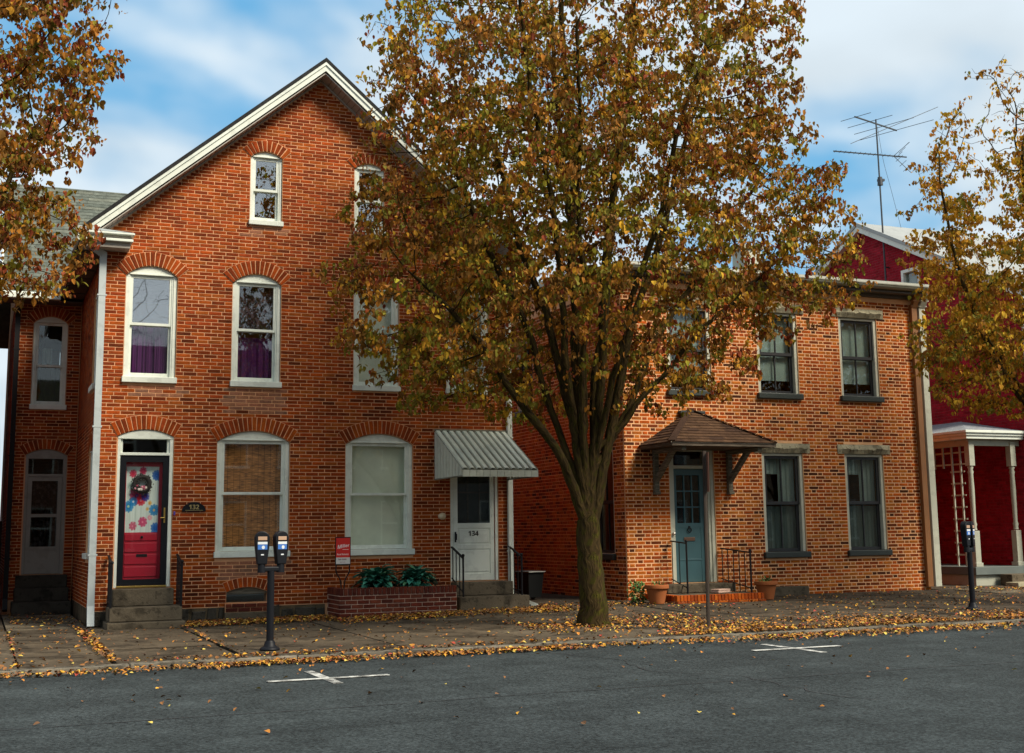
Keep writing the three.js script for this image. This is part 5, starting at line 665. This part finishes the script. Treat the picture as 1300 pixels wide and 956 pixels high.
// ---------------------------------------------------------------- what closes the passages
{
  const F = thing('board_fence', 'dark board fence closing the narrow passage beside the wing', 'fence'), R = rng(95); part(F, 'rail', [span(-0.5, 0.45, 0.35, 0.43, -6.06, -6.02), span(-0.5, 0.45, 1.25, 1.33, -6.06, -6.02)], M.brown); for (let i = 0; i < 6; i++) { const x = -0.45 + i * 0.148; part(F, 'board', span(x + 0.004, x + 0.142, 0.05, 1.72 + R() * 0.03, -6.018, -5.995), std(lin(0.06 + R() * 0.02, 0.05, 0.04), { map: T.wood, roughness: 0.9 })); } finish(F, 0, 0, -6);
  const G = thing('garage', 'brown timber garage closing the far end of the alley', 'garage'); part(G, 'wall', [span(7.5, 12.5, 0, 3.6, -16, -13)], M.brown); part(G, 'roof', extrude([[7.2, 3.6], [12.8, 3.6], [10, 5.2]], 3.4).translate(0, 0, -16.2), M.roofDark); part(G, 'door', span(8.9, 11.2, 0.02, 2.3, -12.99, -12.93), M.timber); finish(G, 10, 0, -14.5);
  // the next house in the row: it shades the set-back wing
  const N = thing('brick_house', 'dark brick neighbour house next to the set back wing', 'house'), m = palMats.a[6], ops = []; for (const y of [1.1, 4.1]) for (const x of [-6.4, -4.2, -2.0]) ops.push(op(x, 0.42, y, y + 1.7));
  const w = part(N, 'wall', extrude([[-7.6, -0.05], [-0.6, -0.05], [-0.6, 6.0], [-7.6, 6.0]], 0.3, ops.map(o => holePts(o))).translate(0, 0, -0.3), m); part(N, 'side_wall', [span(-0.9, -0.6, -0.05, 6.0, -12, -0.31), span(-7.6, -7.3, -0.05, 6.0, -12, -0.31), span(-7.29, -0.91, -0.05, 6.0, -12, -11.7)], m);
  part(N, 'roof', extrude([[-0.4, 6.0], [12.4, 6.0], [6, 8.2]], 7.4).applyMatrix4(new THREE.Matrix4().makeBasis(V(0, 0, -1), V(0, 1, 0), V(1, 0, 0))).translate(-7.8, 0, 0), M.roofDark);
  for (const o of ops) { const g = groupPart(N, 'window'); part(g, 'frame', [span(o.u - 0.42, o.u - 0.35, o.v0, o.vs, -0.15, -0.05), span(o.u + 0.35, o.u + 0.42, o.v0, o.vs, -0.15, -0.05), span(o.u - 0.35, o.u + 0.35, o.vs - 0.07, o.vs, -0.15, -0.05), span(o.u - 0.46, o.u + 0.46, o.v0 - 0.1, o.v0, -0.15, 0.05), span(o.u - 0.35, o.u + 0.35, o.v0 + 0.8, o.v0 + 0.86, -0.14, -0.06)], M.white); part(g, 'pane', span(o.u - 0.35, o.u + 0.35, o.v0, o.vs - 0.07, -0.105, -0.1), M.glassDim); }
  finish(N, -4.1, 0, -6); N.position.z -= 2.2;
}
// ---------------------------------------------------------------- trees grown into a crown volume
function ovateLeaf() { const o = [[0, 0], [0.30, 0.22], [0.36, 0.48], [0.20, 0.80], [0, 1]], P = [], q = (x, y) => V(x, Math.abs(x) * 0.35 - 0.25 * y * y, y - 0.3); const L = []; for (let i = 0; i + 1 < o.length; i++) { const [a, b] = [o[i], o[i + 1]]; L.push([q(0, a[1]), q(a[0], a[1]), q(b[0], b[1]), q(0, b[1])], [q(-a[0], a[1]), q(0, a[1]), q(0, b[1]), q(-b[0], b[1])]); } return quads(L); }
const LEAF = ovateLeaf();
const leafMat = new THREE.MeshPhysicalMaterial({ color: 0xffffff, roughness: 0.85, specularIntensity: 0.35, transmission: 0.30, thickness: 0, side: THREE.DoubleSide });
const litterMat = new THREE.MeshStandardMaterial({ color: 0xffffff, roughness: 0.8, side: THREE.DoubleSide });
function growTree({ name = 'street_tree', label, group, base, limbs, inside, n, box: B, seed, trunkR, leavesPer, leafSize, colour, kill = 0.30, reach = 1.5, step = 0.17, twig = 0.0046, leafFilter, bark, expo = 2.12 }) {
  const R = rng(seed), nodes = [], A = [];
  const add = (p, parent) => { nodes.push({ p, parent, kids: 0, i: nodes.length, lr: 0 }); if (parent >= 0) nodes[parent].kids++; return nodes.length - 1; };
  for (const l of limbs) { // hand placed limbs: list of points, first one joins an earlier limb
    let prev = l.from ?? -1; const c = new THREE.CatmullRomCurve3(l.pts.map(q => V(...q))), m = Math.max(2, Math.round(c.getLength() / step)); l.ids = [];
    for (let i = 0; i <= m; i++) { const p = c.getPointAt(i / m); if (i && i < m) p.add(V((R() - 0.5) * 0.03, 0, (R() - 0.5) * 0.03)); if (i === 0 && l.join) { let best = -1, bd = 1e9; for (const q of nodes) { const d = q.p.distanceToSquared(p); if (d < bd) { bd = d; best = q.i; } } prev = best; l.ids.push(best); continue; } prev = add(p, prev); if (l.r) nodes[prev].lr = lerp(l.r[0], l.r[1], Math.pow(i / m, 0.8)); l.ids.push(prev); } }
  let guard = 0; while (A.length < n && guard++ < n * 60) { const p = V(lerp(B[0], B[1], R()), lerp(B[2], B[3], R()), lerp(B[4], B[5], R())); if (inside(p, R)) A.push({ p, near: -1, d: 1e9 }); }
  let fresh = nodes.map(q => q.i), alive = A;
  for (let it = 0; it < 140 && alive.length; it++) {
    for (const a of alive) for (const i of fresh) { const d = a.p.distanceToSquared(nodes[i].p); if (d < a.d) { a.d = d; a.near = i; } }
    const pull = new Map(); for (const a of alive) if (a.d < reach * reach) { const v = V(0, 0, 0).subVectors(a.p, nodes[a.near].p).normalize(); if (pull.has(a.near)) pull.get(a.near).add(v); else pull.set(a.near, v); }
    fresh = []; for (const [i, v] of pull) { if (nodes[i].kids > 3) continue; v.normalize().add(V((R() - 0.5) * 0.35, 0.12 + (R() - 0.5) * 0.3, (R() - 0.5) * 0.35)).normalize(); fresh.push(add(nodes[i].p.clone().addScaledVector(v, step), i)); }
    for (const i of fresh) for (const a of alive) { const d = a.p.distanceToSquared(nodes[i].p); if (d < a.d) { a.d = d; a.near = i; } }
    alive = alive.filter(a => a.d > kill * kill); if (!fresh.length) break;
  }
  for (const q of nodes) q.w = 0; for (let i = nodes.length - 1; i >= 0; i--) { const q = nodes[i]; q.r = Math.max(twig, Math.pow(Math.max(q.w, Math.pow(twig, expo)), 1 / expo)); q.w = Math.pow(q.r, expo); if (q.parent >= 0) nodes[q.parent].w += q.w; }
  // bring the trunk to its measured girth
  const k = trunkR / nodes[0].r; for (const q of nodes) q.r = q.r * lerp(1, k, smooth(0.01, nodes[0].r * 0.7, q.r));
  for (const q of nodes) if (q.lr) q.r = Math.max(q.r, q.lr);
  nodes.slice(0, 4).forEach((q, i) => { q.r *= [1.62, 1.30, 1.13, 1.05][i]; });
  const tree = thing(name, label, 'tree', group);
  // chains: follow the thickest child
  const kids = nodes.map(() => []); for (const q of nodes) if (q.parent >= 0) kids[q.parent].push(q.i);
  const chains = []; const start = [[0, -1]]; while (start.length) { const [s, from] = start.pop(); const ch = from >= 0 ? [from, s] : [s]; let c = s; for (;;) { const ks = kids[c].slice().sort((a, b) => nodes[b].r - nodes[a].r); if (!ks.length) break; for (const o of ks.slice(1)) start.push([o, c]); ch.push(ks[0]); c = ks[0]; } chains.push(ch); }
  function tube(ch) { const r1 = nodes[ch[Math.min(1, ch.length - 1)]].r, m = r1 > 0.07 ? 12 : r1 > 0.03 ? 8 : r1 > 0.012 ? 5 : 3, P = [], N = [], UV = [], I = []; let up = V(0.31, 0.1, 0.95), len = 0; ch.forEach((id, j) => { const p = nodes[id].p, a = nodes[ch[Math.max(0, j - 1)]].p, b = nodes[ch[Math.min(ch.length - 1, j + 1)]].p, d = V(0, 0, 0).subVectors(b, a).normalize(), s = V(0, 0, 0).crossVectors(up, d).normalize(), t = V(0, 0, 0).crossVectors(d, s); up = t; if (j) len += p.distanceTo(a); let r = j === 0 && ch.length > 1 ? Math.min(nodes[id].r * 0.9, nodes[ch[1]].r * 1.15) : nodes[id].r; if (j === ch.length - 1) r *= 0.5; for (let k2 = 0; k2 <= m; k2++) { const an = k2 / m * 6.2832, rr = r * (r > 0.05 ? 1 + 0.10 * (noise3(Math.cos(an) * 2 + seed, len * 1.5, Math.sin(an) * 2) - 0.5) * 2 : 1), n = s.clone().multiplyScalar(Math.cos(an)).addScaledVector(t, Math.sin(an)); P.push(p.x + n.x * rr, p.y + n.y * rr, p.z + n.z * rr); N.push(n.x, n.y, n.z); UV.push(k2 / m * Math.max(0.25, Math.round(r * 6.28 / 0.55 * 2) / 2) * 0.55, len); } if (j) for (let k2 = 0; k2 < m; k2++) { const q = (j - 1) * (m + 1) + k2; I.push(q, q + 1, q + m + 1, q + 1, q + m + 2, q + m + 1); } }); const g = new THREE.BufferGeometry(); g.setAttribute('position', new THREE.Float32BufferAttribute(P, 3)); g.setAttribute('normal', new THREE.Float32BufferAttribute(N, 3)); g.setAttribute('uv', new THREE.Float32BufferAttribute(UV, 2)); g.setIndex(I); const f = g.toNonIndexed(); f.userData.keepUV = true; return f; }
  const fine = []; chains.forEach((ch, i) => { const g = tube(ch), r = nodes[ch[Math.min(1, ch.length - 1)]].r; if (i === 0) part(tree, 'trunk', g, bark); else if (r > 0.035) part(tree, 'limb', g, bark); else fine.push(g); });
  if (fine.length) { const m = mergeGeometries(fine); m.userData.keepUV = true; part(tree, 'twigs', m, bark, { kind: 'stuff' }); }
  // leaves on the thin wood
  const mats = [], cols = []; const q = new THREE.Quaternion(), e = new THREE.Euler();
  // leaves hang in tufts from short spurs: sizes and droop differ, neighbours turn the same way
  if (leavesPer) for (const nd of nodes) { if (nd.r > 0.016 || nd.parent < 0) continue; const want = leavesPer / 7 * (kids[nd.i].length ? 1 : 1.8) * (leafFilter ? leafFilter(nd.p) : 1) * (0.4 + 1.2 * R()), tufts = Math.floor(want + R());
    for (let c = 0; c < tufts; c++) { const o = nd.p.clone().add(V((R() - 0.5), (R() - 0.5), (R() - 0.5)).multiplyScalar(0.26)), base = colour(o, R), yaw = R() * 6.28, big = 0.75 + R() * 0.5, m = 4 + Math.floor(R() * 7);
      for (let i = 0; i < m; i++) { const p = o.clone().add(V((R() + R() - 1), (R() + R() - 1) * 0.8, (R() + R() - 1)).multiplyScalar(0.10)); if (!inside.clear(p)) continue; const s = leafSize * big * (0.5 + R() * 0.75); e.set(0.25 + R() * 1.25, yaw + (R() - 0.5) * 4.2, (R() - 0.5) * 1.6, 'YXZ'); mats.push(new THREE.Matrix4().compose(p, q.setFromEuler(e), V(s * (0.8 + R() * 0.3), s, s))); const k = 0.72 + R() * 0.5; cols.push(R() < 0.72 ? base.clone().multiplyScalar(k) : colour(p, R)); } } }
  if (mats.length) { const im = new THREE.InstancedMesh(LEAF, leafMat, mats.length); im.name = 'crown'; im.userData.kind = 'stuff'; mats.forEach((m, i) => { im.setMatrixAt(i, m); im.setColorAt(i, cols[i]); }); im.castShadow = im.receiveShadow = true; tree.add(im); }
  console.log(label, nodes.length, 'nodes', mats.length, 'leaves', chains.length, 'chains');
  finish(tree, base[0], base[1], base[2]); return tree;
}
const barkM = std(lin(0.092, 0.074, 0.032), { map: T.bark, roughness: 0.95, bumpMap: T.barkBump, bumpScale: 0.02 });
const mix = (list, R) => { let t = R(), s = 0; for (const [w, c] of list) s += w; t *= s; for (const [w, c] of list) { if ((t -= w) <= 0) { const k = 0.8 + R() * 0.4; return lin(c[0] * k, c[1] * k, c[2] * k); } } return lin(...list[0][1]); };
const RUST = [.36, .14, .013], GOLD = [.56, .33, .020], OLIVE = [.21, .18, .014], WINE = [.25, .05, .014], UMBER = [.21, .098, .014], AMBER = [.48, .235, .015], LIME = [.34, .30, .02];
// clumps of hue: neighbouring leaves turn together
const turning = (sets, f, seed) => (p, R) => { const n = fbm3(p.x * f + seed, p.y * f, p.z * f, 3) + (R() - 0.5) * 0.30; const i = clamp(Math.floor((n - 0.28) / 0.44 * sets.length), 0, sets.length - 1); return mix(sets[i], R); };
const setWarm = [[3, RUST], [3, UMBER], [1.2, WINE], [1.0, AMBER], [1.4, OLIVE]], setGold = [[1.6, GOLD], [1.6, AMBER], [2.5, OLIVE], [1.5, RUST], [1.5, UMBER]], setGreen = [[4, OLIVE], [1.8, UMBER], [0.7, GOLD], [1, LIME]];
const clearOf = p => !(p.z < 0.28 && p.y < 9.8 && ((p.x > 1.0 && p.x < 9.2) || (p.x > 10.8 && p.x < 18.3 && p.y < 6.6)));
function ellipsoids(list, seed) { const f = (p) => { if (!clearOf(p)) return false; for (const [x, y, z, a, b, c] of list) { const dx = (p.x - x) / a, dy = (p.y - y) / b, dz = (p.z - z) / c, r = dx * dx + dy * dy + dz * dz; const w = 0.78 + 0.55 * fbm3(p.x * 0.8 + seed, p.y * 0.8, p.z * 0.8, 3); if (r < w * w) return true; } return false; }; f.clear = clearOf; return f; }
// main tree in front of the two brick houses
{
  const bx = 8.27, bz = 4.15, by = ground(8.27, 4.15);
  const limbs = [{ r: [0.19, 0.165], pts: [[bx, by - 0.05, bz], [bx - 0.02, by + 0.5, bz], [bx - 0.05, 1.05, bz], [bx - 0.06, 1.7, bz]] },
    { r: [0.085, 0.03], join: 1, pts: [[bx - 0.08, 1.45, bz], [bx - 0.33, 2.0, bz + 0.1], [bx - 0.75, 2.65, bz + 0.3], [bx - 1.3, 3.25, bz + 0.35], [bx - 1.9, 4.1, bz + 0.3], [bx - 2.7, 4.9, bz + 0.2]] }];
  // a fan of upright stems
  for (const [dx, y1, dz, r0, r1, y0, ox] of [[-0.35, 10.6, 0.1, 0.105, 0.032, 1.45, -0.05], [0.02, 10.2, -1.0, 0.085, 0.028, 1.55, 0.0], [0.75, 10.0, 0.6, 0.085, 0.028, 1.55, 0.03], [1.35, 9.4, -0.8, 0.080, 0.026, 1.5, 0.06], [2.2, 8.6, 0.2, 0.095, 0.026, 1.4, 0.09], [3.3, 7.1, 0.0, 0.060, 0.024, 2.3, 0.30], [-1.3, 9.4, 0.7, 0.075, 0.026, 1.6, -0.10], [-2.3, 7.8, -0.6, 0.060, 0.024, 1.9, -0.18], [2.8, 5.4, 0.9, 0.050, 0.022, 2.6, 0.40], [-1.0, 8.2, 2.0, 0.055, 0.022, 2.0, -0.1], [1.0, 8.2, 2.1, 0.055, 0.022, 2.2, 0.12], [-0.9, 8.4, -2.0, 0.055, 0.022, 2.2, -0.05]])
    limbs.push({ r: [r0, r1], join: 1, pts: [0, 0.12, 0.26, 0.42, 0.6, 0.8, 1].map((t, k) => [bx - 0.06 + ox * (1 - t) * (t > 0 ? 1 : 0.4) + dx * Math.pow(t, 1.25) + (k > 1 && k < 6 ? 0.06 * Math.sin(k * 2.3 + dx * 5) : 0), lerp(y0, y1, t), bz + dz * Math.pow(t, 1.1)]) });
  const inside = ellipsoids([[8.4, 7.0, 4.0, 3.4, 3.9, 3.3], [8.2, 4.7, 4.1, 2.4, 1.5, 2.4], [6.5, 4.75, 4.0, 2.05, 1.6, 2.0], [10.3, 5.95, 4.1, 2.7, 1.7, 2.1], [7.5, 3.5, 4.4, 1.0, 0.7, 1.0]], 3);
  growTree({ label: 'large autumn tree with forked trunk between the two brick houses', group: 'street trees along the pavement', base: [bx, by, bz], limbs, inside, n: 5200, kill: 0.24, step: 0.15, box: [3.4, 13.4, 2.5, 11.6, 0.3, 8], seed: 7, trunkR: 0.185, leavesPer: 18, leafSize: 0.076, leafFilter: p => { const d = Math.hypot(p.x - 8.5, (p.z - 4.1) * 0.9); return lerp(lerp(0.25, 1.15, smooth(0.9, 2.3, d + 0.4 * fbm3(p.x, p.y, p.z, 2))), 1.0, smooth(5.2, 6.6, p.y)) * lerp(0.30, 1.15, smooth(0.38, 0.56, fbm3(p.x * 1.1 + 9, p.y * 1.1, p.z * 1.1, 3))); }, colour: (p, R) => turning([setGreen, setGold, setWarm, setWarm], 0.75, 5)(p, R), bark: barkM });
}
// tree at the kerb beyond the red door
{
  const bx = -1.35, bz = 4.4, by = 0.02, inside = ellipsoids([[-1.3, 7.2, 4.3, 2.7, 3.4, 2.5], [-0.5, 5.4, 4.2, 1.8, 1.4, 1.8]], 9);
  growTree({ label: 'dark russet autumn tree at the kerb before the set back wing', group: 'street trees along the pavement', base: [bx, by, bz], limbs: [{ pts: [[bx, -0.03, bz], [bx, 1.0, bz], [bx, 2.2, bz]] }, { join: 1, pts: [[bx, 2.1, bz], [bx + 0.3, 3.4, bz], [bx + 0.5, 5.4, bz], [bx + 0.6, 8, bz]] }, { join: 1, pts: [[bx, 2.1, bz], [bx - 0.5, 3.6, bz + 0.3], [bx - 1.0, 6, bz + 0.3]] }, { join: 1, pts: [[bx, 2.2, bz], [bx + 0.6, 3.4, bz - 0.2], [bx + 1.1, 4.6, bz - 0.2], [bx + 1.6, 6.2, bz - 0.2]] }], inside, n: 2200, kill: 0.24, step: 0.15, box: [-4.5, 2.4, 3.6, 11.2, 0.8, 8], seed: 23, trunkR: 0.17, leavesPer: 17, leafSize: 0.076, colour: turning([setWarm, [[3, UMBER], [2, WINE], [2, OLIVE], [1, RUST]], setWarm], 0.8, 15), bark: barkM });
}
// tree at the kerb before the red house: thin towards its top
{
  const bx = 17.55, bz = 4.3, by = 0.04, inside = ellipsoids([[18.1, 6.6, 4.2, 2.75, 3.3, 2.6], [16.9, 4.5, 4.2, 2.2, 1.4, 1.9]], 19);
  growTree({ label: 'thinning golden autumn tree at the kerb before the red house', group: 'street trees along the pavement', base: [bx, by, bz], limbs: [{ pts: [[bx, -0.03, bz], [bx, 1.0, bz], [bx, 2.2, bz]] }, { join: 1, pts: [[bx, 2.1, bz], [bx - 0.3, 3.6, bz], [bx - 0.5, 5.4, bz], [bx - 0.6, 8, bz]] }, { join: 1, pts: [[bx, 2.1, bz], [bx + 0.5, 3.6, bz + 0.3], [bx + 1.0, 6, bz + 0.3]] }, { join: 1, pts: [[bx, 1.9, bz], [bx - 0.7, 3.0, bz + 0.2], [bx - 1.4, 3.9, bz + 0.2], [bx - 2.2, 5.0, bz + 0.2]] }, { join: 1, pts: [[bx - 0.1, 2.6, bz], [bx - 0.9, 4.2, bz - 0.6], [bx - 1.5, 6.0, bz - 0.8], [bx - 1.8, 7.6, bz - 0.8]] }], inside, n: 2400, kill: 0.24, step: 0.15, box: [14, 21, 3.2, 10.4, 0.8, 8], seed: 37, trunkR: 0.17, leavesPer: 18, leafSize: 0.076, leafFilter: p => lerp(1.0, 0.12, smooth(6.0, 9.4, p.y + (fbm3(p.x, p.y, p.z, 2) - 0.5) * 3)), colour: (p, R) => turning([setGold, [[3, GOLD], [2, AMBER], [1.5, OLIVE]], [[3, AMBER], [2, RUST], [1, GOLD]]], 0.9, 25)(p, R), bark: barkM });
}
// ---------------------------------------------------------------- fallen leaves
{
  const R = rng(404), mats = [], cols = [], q = new THREE.Quaternion(), e = new THREE.Euler();
  const inSolid = (x, z) => (z < 0.82 && x > 5.36 && x < 7.42) || (z < 0.68 && x > 7.48 && x < 8.8) || (z < 0.76 && x > 1.82 && x < 3.02) || (z < 1.22 && x > 11.33 && x < 13.22) || (z < 0.03 && ((x > 1.6 && x < 8.8) || (x > 10.9 && x < 18.2))) || (z < 0.17 && x > 13.9 && x < 15) || (z < 0 && x > 19.8) || (z < 0.13 && x > 3.68 && x < 4.48) || Math.hypot(x - 8.27, z - 4.15) < 0.25;
  const drop = (x, z, h = 0) => { if (inSolid(x, z)) return; const y = ground(x, z) + 0.010 + R() * 0.018 + h, s = 0.050 * (0.55 + R() * 0.75); e.set((R() - 0.5) * 0.9, R() * 6.28, (R() - 0.5) * 0.9, 'YXZ'); mats.push(new THREE.Matrix4().compose(V(x, y, z), q.setFromEuler(e), V(s, s, s))); cols.push(mix([[2.0, [.54, .28, .02]], [2.2, [.44, .17, .018]], [3.4, [.22, .09, .02]], [3.2, [.13, .06, .022]], [0.8, [.55, .42, .08]], [0.5, [.30, .04, .02]]], R)); };
  const band = (n, x0, x1, zc, sd, fn) => { for (let i = 0; i < n; i++) { const x = lerp(x0, x1, R()), z = zc + (R() + R() + R() - 1.5) * sd; if (fn && R() > fn(x, z)) continue; drop(x, z, R() * 0.03); } };
  const clump = (x, z) => smooth(0.30, 0.62, fbm3(x * 1.1, z * 1.1, 5, 3));
  for (let i = 0; i < 2000; i++) drop(lerp(-3, 20, R()), lerp(0.1, 6.0, R()));
  for (let i = 0; i < 420; i++) drop(lerp(-3, 22, R()), 6.15 + Math.pow(R(), 2.2) * 6);
  band(5200, -2, 9, 6.22, 0.24, (x, z) => 0.35 + clump(x, z)); band(8200, 8.5, 22, 6.10, 0.62, (x, z) => 0.25 + clump(x, z)); band(4200, 8.8, 22, 5.3, 0.9, clump);
  band(3300, 2.9, 5.4, 0.45, 0.5); band(5400, 5.2, 9.2, 1.15, 0.55, (x, z) => 0.3 + clump(x, z)); band(500, 8.4, 10.8, 0.9, 0.8, clump); band(1700, 7.2, 10.2, 4.1, 1.1, (x, z) => 0.2 + clump(x * 1.5, z)); band(380, 1.39, 1.53, 3.2, 3.0); band(60, 0.44, 0.5, 3.2, 3); band(70, 2.88, 2.96, 3.2, 3); band(700, 10.8, 18, 2.6, 2.2, clump); band(300, 18.2, 20.6, 0.6, 0.9);
  band(220, 0.5, 1.6, -2, 2.5);
  const im = new THREE.InstancedMesh(LEAF, litterMat, mats.length); im.name = numbered('fallen_leaves'); im.userData = { label: 'yellow and brown fallen leaves scattered over pavement and gutter', category: 'leaves', kind: 'stuff' }; mats.forEach((m, i) => { im.setMatrixAt(i, m); im.setColorAt(i, cols[i]); }); im.castShadow = im.receiveShadow = true; scene.add(im); console.log('litter', mats.length);
}
// ---------------------------------------------------------------- across the road: what the windows mirror
{
  const farWalk = structure(new THREE.Mesh(boxUV(span(-60, 80, -0.15, 0.05, 17.32, 26.4)), std(lin(0.24, 0.22, 0.19), { map: T.concrete, roughness: 0.95 })), 'pavement');
  function facing(label, x0, x1, h, ridge, tone) { const z = 26.5, H = thing('row_house', label, 'house', 'houses across the road'), m = std(tone, { map: T.brick, roughness: 0.9 }), ops = []; const n = Math.round((x1 - x0) / 2.1); for (let i = 0; i < n; i++) for (const y of [1.0, 4.0]) ops.push(op(-(lerp(x0, x1, (i + 0.5) / n)), 0.45, y, y + 1.7));
    const w = part(H, 'wall', extrude([[-x1, 0.05], [-x0, 0.05], [-x0, h], [-x1, h]], 0.3, ops.map(o => holePts(o))).translate(0, 0, -0.3), m); w.applyMatrix4(backFrame(z)); part(H, 'rear_wall', [span(x0, x1, 0.05, h, z + 8, z + 8.3), span(x0, x0 + 0.3, 0.05, h, z + 0.31, z + 7.99), span(x1 - 0.3, x1, 0.05, h, z + 0.31, z + 7.99)], m);
    part(H, 'roof', extrude([[-0.4 - z, h], [-z - 8.7, h], [-z - 4.1, ridge]].map(([a, b]) => [-a, b]), x1 - x0 + 0.1).applyMatrix4(new THREE.Matrix4().makeBasis(V(0, 0, 1), V(0, 1, 0), V(-1, 0, 0))).translate(x1 + 0.05, 0, 0), M.roofDark);
    for (const o of ops) { const g = groupPart(H, 'window'), u = -o.u; part(g, 'frame', [span(u - 0.45, u - 0.38, o.v0, o.vs, z + 0.05, z + 0.15), span(u + 0.38, u + 0.45, o.v0, o.vs, z + 0.05, z + 0.15), span(u - 0.38, u + 0.38, o.vs - 0.07, o.vs, z + 0.05, z + 0.15), span(u - 0.5, u + 0.5, o.v0 - 0.1, o.v0, z - 0.06, z + 0.15), span(u - 0.38, u + 0.38, o.v0 + 0.8, o.v0 + 0.86, z + 0.06, z + 0.14)], M.white); part(g, 'pane', span(u - 0.38, u + 0.38, o.v0, o.vs - 0.07, z + 0.1, z + 0.105), M.glassDim); }
    finish(H, (x0 + x1) / 2, 0.05, z + 4); }
  facing('brown brick row house across the road with dark roof', -14, 3.5, 6.4, 8.6, lin(0.26, 0.12, 0.07)); facing('grey brick row house across the road with dark roof', 3.7, 22, 6.8, 9.0, lin(0.24, 0.22, 0.2)); facing('tan brick row house across the road with dark roof', 22.2, 40, 6.2, 8.2, lin(0.33, 0.24, 0.16));
  const dark = std(lin(0.07, 0.06, 0.05), { map: T.bark, roughness: 0.95 });
  for (const [x, sd, lb] of [[6.3, 51, 'tall bare tree across the road before the grey row house'], [11.6, 52, 'tall bare tree across the road further along the grey row house']]) { const z = 23.4, ins = p => { const dx = (p.x - x) / 4.4, dy = (p.y - 9.5) / 6.0, dz = (p.z - z) / 2.6; return dx * dx + dy * dy + dz * dz < 1; }; ins.clear = () => true; growTree({ name: 'bare_tree', label: lb, group: 'bare trees across the road', base: [x, 0.05, z], limbs: [{ pts: [[x, 0, z], [x, 1.5, z], [x, 3.2, z]] }, { join: 1, pts: [[x, 3, z], [x + 0.5, 6, z], [x + 0.6, 12, z]] }, { join: 1, pts: [[x, 3, z], [x - 1.2, 5.5, z + 0.3], [x - 2, 9, z]] }, { join: 1, pts: [[x, 3, z], [x + 1.4, 5.0, z - 0.4], [x + 2.6, 8, z]] }], inside: ins, n: 2000, box: [x - 4.5, x + 4.5, 3.4, 15.6, z - 2.7, z + 2.7], seed: sd, trunkR: 0.2, leavesPer: 0, colour: null, bark: dark, kill: 0.34, reach: 2.0, step: 0.22, twig: 0.006 }); }
}
renderer.render(scene, camera);
